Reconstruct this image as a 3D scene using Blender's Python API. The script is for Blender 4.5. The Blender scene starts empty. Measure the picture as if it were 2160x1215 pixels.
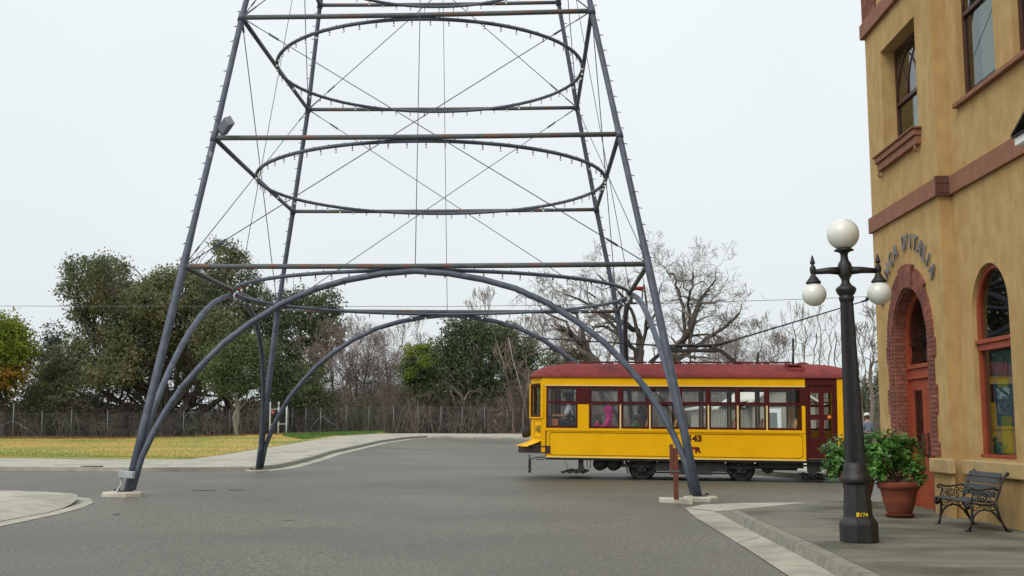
import bpy, bmesh, math, random
import numpy as np
from mathutils import Vector, Matrix, Euler
from mathutils.geometry import tessellate_polygon
random.seed(7); rng = np.random.default_rng(11)
SC = bpy.context.scene
COL = SC.collection
R = math.radians

# ------------------------------------------------------------------ camera
F, PITCH, ROLL, H = 2508.0, .1177, .0045, 1.6
_c, _s = math.cos(PITCH), math.sin(PITCH); _cr, _sr = math.cos(ROLL), math.sin(ROLL)
FW = Vector((0, _c, _s)); U0 = Vector((0, -_s, _c)); R0 = Vector((1, 0, 0))
RT = R0 * _cr - U0 * _sr; UP = R0 * _sr + U0 * _cr; CAM = Vector((0, 0, H))
cd = bpy.data.cameras.new('camera'); cam = bpy.data.objects.new('camera', cd); COL.objects.link(cam)
cd.sensor_width = 36; cd.lens = F / 2160 * 36; cd.clip_start = .1; cd.clip_end = 1500
m = Matrix((RT, UP, -FW)).transposed().to_4x4(); m.translation = CAM
cam.matrix_world = m; SC.camera = cam

# ------------------------------------------------------------------ overcast sky and soft sun
SUN_EL, SUN_AZ = R(46), R(-38)      # high in the west-south-west behind the cloud, left of and behind the viewer
w = bpy.data.worlds.new('World'); SC.world = w; w.use_nodes = True
nt = w.node_tree; nt.nodes.clear()
out = nt.nodes.new('ShaderNodeOutputWorld'); bg = nt.nodes.new('ShaderNodeBackground')
sky = nt.nodes.new('ShaderNodeTexSky'); sky.sky_type = 'NISHITA'; sky.sun_disc = False
sky.sun_elevation = SUN_EL; sky.sun_rotation = math.pi + SUN_AZ * -1; sky.dust_density = 6; sky.air_density = 1
bg.inputs['Strength'].default_value = .1
tc = nt.nodes.new('ShaderNodeTexCoord'); sep = nt.nodes.new('ShaderNodeSeparateXYZ')
nz = nt.nodes.new('ShaderNodeTexNoise'); nz.inputs['Scale'].default_value = 1.6; nz.inputs['Detail'].default_value = 5
cr_ = nt.nodes.new('ShaderNodeValToRGB')      # cloud layer, a little brighter towards the zenith
e = cr_.color_ramp.elements; e[0].position = 0; e[0].color = (.755, .815, .835, 1); e[1].position = 1; e[1].color = (1.0, 1.03, 1.04, 1)
cl = nt.nodes.new('ShaderNodeMix'); cl.data_type = 'RGBA'; cl.blend_type = 'MULTIPLY'; cl.inputs[0].default_value = 1
nr = nt.nodes.new('ShaderNodeMapRange'); nr.inputs[1].default_value = .3; nr.inputs[2].default_value = .7; nr.inputs[3].default_value = 9.1; nr.inputs[4].default_value = 10.1
mx = nt.nodes.new('ShaderNodeMix'); mx.data_type = 'RGBA'; mx.inputs[0].default_value = .9
L = nt.links.new
L(tc.outputs['Generated'], sep.inputs[0]); L(tc.outputs['Generated'], nz.inputs['Vector'])
L(sep.outputs['Z'], cr_.inputs['Fac']); L(nz.outputs['Fac'], nr.inputs[0])
L(cr_.outputs['Color'], cl.inputs[6]); L(nr.outputs[0], cl.inputs[7])
L(sky.outputs[0], mx.inputs[6]); L(cl.outputs[2], mx.inputs[7]); L(mx.outputs[2], bg.inputs['Color']); L(bg.outputs[0], out.inputs[0])
sd = bpy.data.lights.new('sun', 'SUN'); sd.energy = 1.5; sd.angle = R(40); sd.color = (1, .975, .94)
so = bpy.data.objects.new('sun', sd); COL.objects.link(so)
sv = Vector((math.sin(SUN_AZ) * math.cos(SUN_EL), -math.cos(SUN_AZ) * math.cos(SUN_EL), math.sin(SUN_EL)))   # towards the sun
so.rotation_euler = sv.to_track_quat('Z', 'Y').to_euler(); so.location = (0, 0, 40)
SC.view_settings.view_transform = 'Standard'; SC.view_settings.look = 'None'; SC.view_settings.exposure = .2; SC.view_settings.gamma = 1
SC.view_settings.use_curve_mapping = False

# ------------------------------------------------------------------ helpers
def ray(px, py): return FW + RT * ((px - 1080) / F) + UP * ((607.5 - py) / F)
def sm(t): t = min(1., max(0., t)); return t * t * (3 - 2 * t)
def gz(x, y):
    """height of the ground: it falls to the right and rises gently away from the viewer"""
    A = -.17 + .67 * sm((x + 31) / 26)
    return -.012 * max(-60, min(60, x)) + .0085 * max(-20, min(y, 200)) + sm((y - 42) / 43) * A
def W(px, py, Y):
    d = ray(px, py); return CAM + d * (Y / d.y)
def G(px, py, lift=0, ymax=190):
    d = ray(px, py); y = 4.
    while y < ymax:
        P = CAM + d * (y / d.y)
        if P.z <= gz(P.x, P.y) + lift: break
        y += .04
    return P

def N(nt, t, **k):
    n = nt.nodes.new(t)
    for a, b in k.items(): setattr(n, a, b)
    return n
def mat(name, c1, c2=None, scale=4, rough=.7, metal=0, bump=0, bscale=60, lo=.35, hi=.65, c3=None, s3=1.2, lo3=.5, hi3=.7, spec=.5, detail=6, stretch=None, island=0, trans=0, coat=0):
    M = bpy.data.materials.new(name); M.use_nodes = True; nt = M.node_tree; b = nt.nodes['Principled BSDF']
    b.inputs['Roughness'].default_value = rough; b.inputs['Metallic'].default_value = metal; b.inputs['Specular IOR Level'].default_value = spec
    if coat: b.inputs['Coat Weight'].default_value = coat; b.inputs['Coat Roughness'].default_value = .12
    b.inputs['Base Color'].default_value = (*c1, 1)
    M.diffuse_color = (*c1, 1)
    if c2 is None and not bump and not c3: return M
    g = N(nt, 'ShaderNodeNewGeometry'); vec = g.outputs['Position']
    tcn = N(nt, 'ShaderNodeTexCoord'); vec = tcn.outputs['Object']
    if stretch:
        mp = N(nt, 'ShaderNodeMapping'); mp.inputs['Scale'].default_value = stretch; nt.links.new(vec, mp.inputs[0]); v2 = mp.outputs[0]
    else: v2 = vec
    col = None
    def noise(sc, v, det=detail):
        n = N(nt, 'ShaderNodeTexNoise'); n.inputs['Scale'].default_value = sc; n.inputs['Detail'].default_value = det; nt.links.new(v, n.inputs['Vector']); return n
    def mixc(fac, a, bcol):
        mm = N(nt, 'ShaderNodeMix', data_type='RGBA'); nt.links.new(fac, mm.inputs[0])
        if isinstance(a, tuple): mm.inputs[6].default_value = (*a, 1)
        else: nt.links.new(a, mm.inputs[6])
        if isinstance(bcol, tuple): mm.inputs[7].default_value = (*bcol, 1)
        else: nt.links.new(bcol, mm.inputs[7])
        return mm.outputs[2]
    cur = c1
    if c2 is not None:
        n = noise(scale, v2); mr = N(nt, 'ShaderNodeMapRange'); mr.inputs[1].default_value = lo; mr.inputs[2].default_value = hi; nt.links.new(n.outputs['Fac'], mr.inputs[0])
        f = mr.outputs[0]
        if island:
            ad = N(nt, 'ShaderNodeMath', operation='MULTIPLY_ADD'); ad.inputs[1].default_value = island; nt.links.new(g.outputs['Random Per Island'], ad.inputs[0])
            sb = N(nt, 'ShaderNodeMath', operation='SUBTRACT'); sb.inputs[1].default_value = island / 2; sb.use_clamp = True
            nt.links.new(f, ad.inputs[2]); nt.links.new(ad.outputs[0], sb.inputs[0]); f = sb.outputs[0]
        cur = mixc(f, c1, c2)
    if c3 is not None:
        n = noise(s3, vec); mr = N(nt, 'ShaderNodeMapRange'); mr.inputs[1].default_value = lo3; mr.inputs[2].default_value = hi3; nt.links.new(n.outputs['Fac'], mr.inputs[0])
        cur = mixc(mr.outputs[0], cur, c3)
    if not isinstance(cur, tuple): nt.links.new(cur, b.inputs['Base Color'])
    if bump:
        n = noise(bscale, vec, 4); bp = N(nt, 'ShaderNodeBump'); bp.inputs['Strength'].default_value = bump; bp.inputs['Distance'].default_value = .02
        nt.links.new(n.outputs['Fac'], bp.inputs['Height']); nt.links.new(bp.outputs[0], b.inputs['Normal'])
    if trans:
        tr = N(nt, 'ShaderNodeBsdfTranslucent'); ms = N(nt, 'ShaderNodeMixShader'); ms.inputs[0].default_value = trans
        if not isinstance(cur, tuple): nt.links.new(cur, tr.inputs[0])
        nt.links.new(b.outputs[0], ms.inputs[1]); nt.links.new(tr.outputs[0], ms.inputs[2]); nt.links.new(ms.outputs[0], nt.nodes['Material Output'].inputs[0])
    return M
def glass(name, tint=(.9, .95, .95), r0=.04, rough=.0):
    """clear pane: Schlick reflection that is the same from either side"""
    M = bpy.data.materials.new(name); M.use_nodes = True; nt = M.node_tree; nt.nodes.clear()
    o = N(nt, 'ShaderNodeOutputMaterial'); t = N(nt, 'ShaderNodeBsdfTransparent'); g = N(nt, 'ShaderNodeBsdfGlossy'); x = N(nt, 'ShaderNodeMixShader')
    ge = N(nt, 'ShaderNodeNewGeometry'); d = N(nt, 'ShaderNodeVectorMath', operation='DOT_PRODUCT'); nt.links.new(ge.outputs['Incoming'], d.inputs[0]); nt.links.new(ge.outputs['Normal'], d.inputs[1])
    def mt(op, a, b_=None, c=None):
        n = N(nt, 'ShaderNodeMath', operation=op)
        for i, q in enumerate((a, b_, c)):
            if q is None: continue
            if isinstance(q, (int, float)): n.inputs[i].default_value = q
            else: nt.links.new(q, n.inputs[i])
        return n.outputs[0]
    f = mt('POWER', mt('SUBTRACT', 1., mt('ABSOLUTE', d.outputs['Value'])), 5.); f = mt('MULTIPLY_ADD', f, 1 - r0, r0)
    t.inputs[0].default_value = (*tint, 1); g.inputs['Roughness'].default_value = rough
    nt.links.new(f, x.inputs[0]); nt.links.new(t.outputs[0], x.inputs[1]); nt.links.new(g.outputs[0], x.inputs[2]); nt.links.new(x.outputs[0], o.inputs[0])
    return M

class MB:
    def __init__(s): s.v = []; s.f = []; s.m = []; s.s = []
    def add(s, vs, fs, mi=0, sm_=False):
        o = len(s.v); s.v += [tuple(p) for p in vs]
        for f in fs: s.f.append(tuple(i + o for i in f)); s.m.append(mi); s.s.append(sm_)
        return s
    def box(s, x0, x1, y0, y1, z0, z1, mi=0):
        x0, x1 = sorted((x0, x1)); y0, y1 = sorted((y0, y1)); z0, z1 = sorted((z0, z1))
        return s.add([(x0, y0, z0), (x1, y0, z0), (x1, y1, z0), (x0, y1, z0), (x0, y0, z1), (x1, y0, z1), (x1, y1, z1), (x0, y1, z1)],
              [(0, 3, 2, 1), (4, 5, 6, 7), (0, 1, 5, 4), (1, 2, 6, 5), (2, 3, 7, 6), (3, 0, 4, 7)], mi)
    def obox(s, c, a, b, d, mi=0):
        c, a, b, d = map(Vector, (c, a, b, d))
        P = [c + a * i + b * j + d * k for k in (-1, 1) for (i, j) in ((-1, -1), (1, -1), (1, 1), (-1, 1))]
        return s.add(P, [(0, 3, 2, 1), (4, 5, 6, 7), (0, 1, 5, 4), (1, 2, 6, 5), (2, 3, 7, 6), (3, 0, 4, 7)], mi)
    def bar(s, p0, p1, w, h, up=(0, 0, 1), mi=0):
        p0, p1 = Vector(p0), Vector(p1); d = (p1 - p0); t = d.normalized(); a = t.cross(Vector(up))
        a = a.normalized() if a.length > 1e-4 else Vector((1, 0, 0)); b = a.cross(t)
        return s.obox((p0 + p1) / 2, d / 2, a * w / 2, b * h / 2, mi)
    def tube(s, pts, rad, n=8, mi=0, caps=True, closed=False, smooth=True):
        pts = [Vector(p) for p in pts]; k = len(pts)
        if not hasattr(rad, '__len__'): rad = [rad] * k
        o = len(s.v); prev = None
        for i, p in enumerate(pts):
            if closed: t = pts[(i + 1) % k] - pts[i - 1]
            else: t = pts[min(i + 1, k - 1)] - pts[max(i - 1, 0)]
            t = t.normalized() if t.length > 1e-9 else Vector((0, 0, 1))
            if prev is None:
                a = t.cross(Vector((0, 0, 1)) if abs(t.z) < .9 else Vector((1, 0, 0))).normalized()
            else:
                a = prev - t * prev.dot(t); a = a.normalized() if a.length > 1e-6 else prev
            prev = a; b = t.cross(a)
            for j in range(n):
                an = 2 * math.pi * j / n; s.v.append(tuple(p + (a * math.cos(an) + b * math.sin(an)) * rad[i]))
        for i in range(k if closed else k - 1):
            i2 = (i + 1) % k
            for j in range(n):
                j2 = (j + 1) % n; s.f.append((o + i * n + j, o + i * n + j2, o + i2 * n + j2, o + i2 * n + j)); s.m.append(mi); s.s.append(smooth)
        if caps and not closed:
            s.f.append(tuple(o + j for j in range(n - 1, -1, -1))); s.m.append(mi); s.s.append(False)
            s.f.append(tuple(o + (k - 1) * n + j for j in range(n))); s.m.append(mi); s.s.append(False)
        return s
    def lathe(s, prof, c=(0, 0, 0), n=16, mi=0, smooth=True, axis=None, rot=0):
        c = Vector(c); o = len(s.v); q = Vector((0, 0, 1)).rotation_difference(Vector(axis).normalized()) if axis else None
        for (r, z) in prof:
            for j in range(n):
                an = 2 * math.pi * j / n + rot; v = Vector((r * math.cos(an), r * math.sin(an), z))
                if q: v = q @ v
                s.v.append(tuple(c + v))
        for i in range(len(prof) - 1):
            for j in range(n):
                j2 = (j + 1) % n; s.f.append((o + i * n + j, o + i * n + j2, o + (i + 1) * n + j2, o + (i + 1) * n + j)); s.m.append(mi); s.s.append(smooth)
        s.f.append(tuple(o + j for j in range(n - 1, -1, -1))); s.m.append(mi); s.s.append(False)
        k = len(prof) - 1
        s.f.append(tuple(o + k * n + j for j in range(n))); s.m.append(mi); s.s.append(False)
        return s
    def ball(s, c, r, n=12, mi=0, sq=1.):
        k = max(5, n // 2 + 1)
        return s.lathe([(max(1e-4, r * math.sin(math.pi * i / k)), -r * sq * math.cos(math.pi * i / k)) for i in range(k + 1)], c, n, mi)
    def prism(s, poly, vec, mi=0):
        """planar polygon of 3-D points extruded along vec"""
        P = [Vector(p) for p in poly]; v = Vector(vec); n = len(P)
        s.add(P + [p + v for p in P], [tuple(range(n - 1, -1, -1)), tuple(range(n, 2 * n))] + [(i, (i + 1) % n, n + (i + 1) % n, n + i) for i in range(n)], mi); return s
    def build(s, name, mats, parent=None, org=None, bevel=0, fix=False):
        me = bpy.data.meshes.new(name)
        V = s.v
        if org is not None: V = [(x - org[0], y - org[1], z - org[2]) for x, y, z in V]
        me.from_pydata(V, [], s.f)
        if not isinstance(mats, (list, tuple)): mats = [mats]
        for q in mats: me.materials.append(q)
        me.polygons.foreach_set('material_index', s.m); me.polygons.foreach_set('use_smooth', s.s); 
        if fix:
            bm = bmesh.new(); bm.from_mesh(me); bmesh.ops.recalc_face_normals(bm, faces=bm.faces); bm.to_mesh(me); bm.free()
        me.update(); o = bpy.data.objects.new(name, me); COL.objects.link(o)
        if parent: o.parent = parent
        if bevel:
            b = o.modifiers.new('bevel', 'BEVEL'); b.width = bevel; b.segments = 2; b.limit_method = 'ANGLE'; b.angle_limit = R(40)
        return o
def tag(o, label=None, cat=None, group=None, kind=None):
    if label: o['label'] = label
    if cat: o['category'] = cat
    if group: o['group'] = group
    if kind: o['kind'] = kind
    return o
def thing(name, label, cat, loc=(0, 0, 0), rot=(0, 0, 0), group=None):
    o = bpy.data.objects.new(name, None); COL.objects.link(o); o.location = loc; o.rotation_euler = rot; o.empty_display_size = .2
    return tag(o, label, cat, group)
def inst(src, name, parent, mw=None, loc=None):
    o = bpy.data.objects.new(name, src.data); COL.objects.link(o); o.parent = parent
    if mw is not None: o.matrix_local = mw
    if loc is not None: o.location = loc
    return o
def text_mesh(txt, size, depth, M, name, parent, mw, bold=0, sx=1):
    cu = bpy.data.curves.new('t', 'FONT'); cu.body = txt; cu.size = size; cu.extrude = depth; cu.offset = bold; cu.align_x = 'CENTER'; cu.resolution_u = 4
    to = bpy.data.objects.new('t', cu); COL.objects.link(to); bpy.context.view_layer.update()
    me = bpy.data.meshes.new_from_object(to.evaluated_get(bpy.context.evaluated_depsgraph_get())); bpy.data.objects.remove(to)
    me.materials.clear(); me.materials.append(M); o = bpy.data.objects.new(name, me); COL.objects.link(o); o.parent = parent; o.matrix_local = mw @ Matrix.Diagonal((sx, 1, 1, 1)); return o

def sheet(name, poly, lift, M, cell=2., skirt=0, liftf=None, kind='structure', mats2=None, label=None):
    """a surface laid over the ground: the outline is cut by a grid and every point takes the ground's height"""
    bm = bmesh.new(); vs = [bm.verts.new((p[0], p[1], 0)) for p in poly]; bm.faces.new(vs)
    xs = [p[0] for p in poly]; ys = [p[1] for p in poly]
    for ax, lo, hi in ((0, min(xs), max(xs)), (1, min(ys), max(ys))):
        q = math.ceil(lo / cell) * cell
        while q < hi:
            no = (1, 0, 0) if ax == 0 else (0, 1, 0); co = (q, 0, 0) if ax == 0 else (0, q, 0)
            bmesh.ops.bisect_plane(bm, geom=bm.verts[:] + bm.edges[:] + bm.faces[:], plane_co=co, plane_no=no, dist=1e-5); q += cell
    bmesh.ops.triangulate(bm, faces=bm.faces)
    bmesh.ops.recalc_face_normals(bm, faces=bm.faces)
    if sum(f.normal.z for f in bm.faces) < 0: bmesh.ops.reverse_faces(bm, faces=bm.faces)
    if skirt:
        be = [e for e in bm.edges if e.is_boundary]; r = bmesh.ops.extrude_edge_only(bm, edges=be); nv = {v for v in r['geom'] if isinstance(v, bmesh.types.BMVert)}
    else: nv = set()
    for v in bm.verts:
        l = liftf(v.co.x, v.co.y) if liftf else lift
        v.co.z = gz(v.co.x, v.co.y) + (l if v not in nv else -abs(skirt))
    me = bpy.data.meshes.new(name); bm.to_mesh(me); bm.free(); me.materials.append(M)
    o = bpy.data.objects.new(name, me); COL.objects.link(o); tag(o, kind=kind, label=label); return o

# ------------------------------------------------------------------ materials
ASPH = mat('asphalt', (.062, .059, .045), (.175, .167, .128), 24, .55, spec=.45, bump=.22, bscale=110, lo=.4, hi=.6, c3=(.068, .065, .049), s3=.24, lo3=.4, hi3=.75, detail=10)
CONC = mat('concrete', (.33, .32, .255), (.42, .40, .33), 3, .9, bump=.25, bscale=90, c3=(.24, .235, .2), s3=.8)
WALK = mat('worn_concrete', (.125, .122, .094), (.215, .208, .168), 1.6, .85, spec=.3, bump=.25, bscale=80, lo=.3, hi=.7, c3=(.07, .075, .048), s3=.9, lo3=.45, hi3=.7, stretch=(.5, 1.6, 1), detail=8)
KERB = mat('kerb_concrete', (.20, .195, .155), (.27, .26, .215), 9, .85, bump=.5, bscale=50, c3=(.15, .155, .115), s3=5, detail=10)
DIRT = mat('bare_earth', (.13, .095, .06), (.2, .15, .1), 3, .95, bump=.5, bscale=20, c3=(.08, .09, .04), s3=.3)
LAWN = mat('winter_lawn', (.30, .245, .05), (.46, .32, .085), 1.1, .95, bump=.6, bscale=25, lo=.3, hi=.62, c3=(.2, .235, .045), s3=.16, lo3=.44, hi3=.6, detail=9, stretch=(.25, 1, 1))
GREENG = mat('green_grass', (.07, .14, .025), (.14, .2, .05), 2, .95, bump=.5, bscale=20)
STEEL = mat('grey_painted_steel', (.062, .079, .112), (.095, .115, .155), 3.5, .55, bump=.15, bscale=40, c3=(.05, .06, .075), s3=5, metal=0)
RUSTED = mat('rusting_steel', (.07, .085, .09), (.10, .115, .11), 6, .65, c3=(.16, .07, .045), s3=2.6, lo3=.5, hi3=.66, bump=.3, bscale=50)
WIRE = mat('steel_wire', (.1, .11, .12), rough=.5, metal=.3)
BULBG = mat('frosted_bulb', (.85, .87, .87), rough=.2)
SOCK = mat('black_socket', (.02, .02, .022), rough=.5)
YEL = mat('yellow_enamel', (.88, .475, .003), (.80, .41, .002), 2.2, .5, lo=.35, hi=.7, c3=(.88, .47, .005), s3=.8, spec=.12)
CREAM = mat('cream_trim', (.78, .66, .3), rough=.45)
MAROON = mat('maroon_paint', (.085, .010, .008), (.06, .008, .007), 6, .5, spec=.2)
ROOFR = mat('red_canvas_roof', (.18, .03, .028), (.235, .045, .04), 5, .8, spec=.25, bump=.3, bscale=70, lo=.3, hi=.7, c3=(.12, .028, .03), s3=1.3)
BLACKM = mat('grimy_black_metal', (.014, .014, .015), (.04, .035, .03), 9, .7, bump=.3, bscale=40)
DARKW = mat('dark_wood', (.04, .022, .014), rough=.6)
IRON = mat('black_cast_iron', (.009, .009, .010), (.019, .018, .018), 12, .5, bump=.25, bscale=60)
OPAL = mat('opal_globe', (.66, .67, .6), (.72, .73, .67), 3, .3, coat=.4)
STUCCO = mat('ochre_stucco', (.425, .27, .10), (.51, .345, .145), 3.2, .95, bump=.8, bscale=70, lo=.36, hi=.64, c3=(.39, .235, .085), s3=.7, lo3=.5, hi3=.75, detail=10, stretch=(1.3, 1.3, .8))
PINK = mat('terracotta_trim', (.215, .092, .05), (.255, .115, .065), 5, .85, bump=.2)
BRICK = mat('red_brick', (.165, .05, .03), (.27, .095, .062), 8, .9, bump=.4, bscale=90, island=1., c3=(.14, .05, .035), s3=1.5)
MORT = mat('mortar', (.20, .11, .08), rough=.95)
REDW = mat('red_painted_wood', (.31, .055, .02), (.25, .04, .015), 4, .5)
DKFR = mat('brown_sash', (.06, .018, .012), rough=.5)
WOODR = mat('rusty_brown_post', (.17, .05, .028), (.11, .03, .02), 12, .8, stretch=(4, 4, .6))
TERRA = mat('terracotta', (.14, .038, .018), (.20, .058, .03), 6, .85, spec=.25, bump=.15, c3=(.12, .04, .025), s3=3)
LETTER = mat('brushed_metal_letter', (.17, .17, .2), rough=.45, metal=.3)
WHITE = mat('white_paint', (.72, .74, .72), rough=.6)
GALV = mat('galvanised', (.33, .36, .36), (.42, .45, .45), 8, .55, metal=.3)
INSIDE = mat('dark_interior', (.03, .027, .025), rough=.9)
GLASS = glass('window_glass', (.97, .98, .98), .025); GLASSD = glass('reflecting_glass', (.6, .68, .66), .10)

# ------------------------------------------------------------------ ground
g = []
def px2(l, lift=0): return [tuple(G(x, y, lift)[:2]) for x, y in l]
ground = sheet('ground', [(-260, -40), (260, -40), (260, 330), (-260, 330)], -.03, DIRT, cell=4)
lawn_edge = px2([(0, 973), (330, 976), (400, 975), (540, 953), (640, 936), (700, 925), (790, 918.5)])
path_edge = px2([(1130, 927), (900, 923.5), (860, 926), (800, 934.5), (700, 957), (620, 981), (590, 988), (545, 993), (300, 995), (0, 993)])
far_y = 84.
kx = [p for p in path_edge]
apron = px2([(1370, 962), (1500, 985), (1620, 1003), (1790, 1007)])
road = [(-60, -15), (60, -15), (60, 34), (14, 34)] + [apron[3], apron[2], apron[1], apron[0]] + [(path_edge[0][0] + 7, path_edge[0][1] - .5)] + path_edge + [(-45, path_edge[-1][1] - .6), (-60, path_edge[-1][1] - 1)]
road[3] = (14, apron[3][1] - .3)
sheet('road', road, .0, ASPH, cell=2.)
# pavement beyond the road, raised behind a kerb
lx0 = lawn_edge[0]
pv = [(-45, path_edge[-1][1] - .6)] + path_edge[::-1] + [(path_edge[0][0] + 7, path_edge[0][1] - .5), (path_edge[0][0] + 7, 80.5)] + \
     [(lawn_edge[-1][0] + 1.5, lawn_edge[-1][1] + .3)] + lawn_edge[::-1] + [(-45, lx0[1] + .2)]
gl = px2([(590, 988), (700, 957), (800, 934.5)])
def pavlift(x, y): return .11
sheet('pavement', pv, .11, CONC, cell=2., skirt=.05)
# light gutter strip and the kerb edge on the curve
def strip(name, line, w0, w1, lift, M, seg=.0, kind='structure', h=None, skirt=0):
    """ribbon beside a polyline, from w0 to w1 metres to its right"""
    P = [Vector((p[0], p[1])) for p in line]; A = []; B = []
    for i, p in enumerate(P):
        t = (P[min(i + 1, len(P) - 1)] - P[max(i - 1, 0)]).normalized(); nrm = Vector((t.y, -t.x)); A.append(p + nrm * w0); B.append(p + nrm * w1)
    return sheet(name, [tuple(a) for a in A] + [tuple(b) for b in B[::-1]], lift, M, cell=1.5, kind=kind, skirt=skirt)
strip('gutter', path_edge[1:8][::-1], .0, .45, .008, CONC)
strip('kerb', path_edge[1:8][::-1], -.16, .02, .125, KERB, skirt=.04)
strip('kerb', [(-45, path_edge[-1][1] - .6)] + path_edge[7:][::-1], -.16, .02, .115, CONC, skirt=.04)
sheet('pavement', [apron[0], apron[1], apron[2], apron[3], (14, apron[3][1]), (14, 47), (apron[0][0] - .5, 47)], .05, CONC, cell=1.5, skirt=.05)
sheet('kerb', px2([(1585, 999), (1640, 1006), (1692, 1010), (1740, 1012), (1746, 1007), (1690, 1003), (1640, 999), (1590, 993)]), .14, KERB, cell=1, skirt=.05)
lawn = [(-60, lx0[1] + .3)] + [(p[0], p[1]) for p in lawn_edge] + [(lawn_edge[-1][0] + 1, lawn_edge[-1][1] + .5), (lawn_edge[-1][0] - 2, 86), (-60, 86)]
sheet('lawn', lawn, .135, LAWN, cell=2., skirt=.02)

def grass(name, poly_fn, n, h, M, label, seed, lift=.13):
    """blades scattered over an area"""
    r = np.random.default_rng(seed); V = []; Fc = []
    pts = poly_fn(r, n)
    for (x, y) in pts:
        z = gz(x, y) + lift; a = r.uniform(0, 6.28); hh = h * r.uniform(.5, 1.4); wd = h * .5
        dx, dy = math.cos(a) * wd, math.sin(a) * wd; ox, oy = r.normal(0, h * .35, 2); o = len(V)
        V += [(x - dx, y - dy, z - .01), (x + dx, y + dy, z - .01), (x + ox, y + oy, z + hh)]; Fc.append((o, o + 1, o + 2))
    me = bpy.data.meshes.new(name); me.from_pydata(V, [], Fc); me.materials.append(M); o = bpy.data.objects.new(name, me); COL.objects.link(o)
    return tag(o, label, 'grass', kind='stuff')
def inpoly(x, y, P):
    c = False; j = len(P) - 1
    for i in range(len(P)):
        if (P[i][1] > y) != (P[j][1] > y) and x < (P[j][0] - P[i][0]) * (y - P[i][1]) / (P[j][1] - P[i][1]) + P[i][0]: c = not c
        j = i
    return c
def scat(poly, x0, x1, y0, y1, pw=1.):
    def f(r, n):
        o = []
        while len(o) < n:
            x = r.uniform(x0, x1); y = y0 + (y1 - y0) * r.uniform() ** pw
            if inpoly(x, y, poly): o.append((x, y))
        return o
    return f
LBL = mat('straw_blades', (.36, .285, .06), (.50, .35, .095), .7, .9, c3=(.2, .25, .05), s3=.16, lo3=.44, hi3=.6, island=.9)
grass('lawn_grass', scat(lawn, -34, -6, 42, 85, 1.6), 42000, .045, LBL, 'short straw coloured winter grass with green patches across the lawn', 3)
gp = px2([(585, 918), (600, 925), (640, 933), (700, 924), (790, 918.5)]) ; gp2 = [gp[0], gp[1], gp[2], gp[3], gp[4], (gp[4][0], 86), (gp[0][0], 86)]
sheet('lawn', gp2, .145, GREENG, cell=2)
grass('green_grass', scat(gp2, -20, -4, 60, 86), 7000, .09, mat('green_blades', (.05, .12, .02), (.12, .2, .04), .8, .9, island=.9), 'fresh green grass at the foot of the fence beside the pavement', 4)

# near left corner: concrete return with a short kerb
nl = px2([(-260, 1146), (0, 1112), (127, 1085), (180, 1070), (197, 1061), (190, 1053), (150, 1049), (0, 1043), (-260, 1036)])
sheet('gutter', nl, .012, CONC, cell=.5, skirt=.01)
kl = px2([(-260, 1136), (0, 1103), (30, 1097), (104, 1083), (125, 1077)])
BK = px2([(-260, 1036), (0, 1043), (150, 1049), (190, 1053)])
def bky(x):
    for p, q in zip(BK, BK[1:]):
        if x <= q[0]: return p[1] + (q[1] - p[1]) * (x - p[0]) / (q[0] - p[0])
    return BK[-1][1]
def nlf(x, y): return .016 + .12 * sm((kl[-1][0] + .05 - x) / .5) * sm((bky(x) - .05 - y) / .6)
walkl = kl + px2([(150, 1069), (165, 1062), (150, 1052), (0, 1046), (-260, 1039)])
sheet('pavement', walkl, .1, CONC, cell=.3, liftf=nlf)
def kerb_run(line, liftf, inward, par=None):
    """kerb with a slightly battered face, a worn top and the open joint behind it"""
    mbk = MB(); mbj = MB(); dense = []
    for a, b in zip(line, line[1:]):
        n_ = max(1, int((Vector(a) - Vector(b)).length / .25)); dense += [Vector(a).lerp(Vector(b), k / n_) for k in range(n_)]
    dense.append(Vector(line[-1]))
    for a, b in zip(dense, dense[1:]):
        t = (b - a).normalized(); o = Vector((-t.y, t.x))
        if o.dot(Vector(inward)) > 0: o = -o
        ins = -o * .15; za, zb = gz(*a) + liftf(*a) + .006, gz(*b) + liftf(*b) + .006
        q = [(a.x, a.y, za), (b.x, b.y, zb), (b.x + ins.x, b.y + ins.y, zb), (a.x + ins.x, a.y + ins.y, za)]
        mbk.add(q + [(a.x + o.x * .03, a.y + o.y * .03, gz(*a) - .02), (b.x + o.x * .03, b.y + o.y * .03, gz(*b) - .02)], [(0, 1, 2, 3), (0, 4, 5, 1)])
        j = -o * .165
        mbj.add([(a.x + ins.x, a.y + ins.y, za - .001), (b.x + ins.x, b.y + ins.y, zb - .001), (b.x + j.x, b.y + j.y, zb - .001), (a.x + j.x, a.y + j.y, za - .001)], [(0, 1, 2, 3)])
    tag(mbk.build('kerb', KERB, fix=True), kind='structure'); tag(mbj.build('kerb_joint', JD, fix=True), kind='structure')
JD = mat('joint_dirt', (.05, .05, .035), rough=1)
kerb_run(kl, nlf, (-.3, 1))
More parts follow.
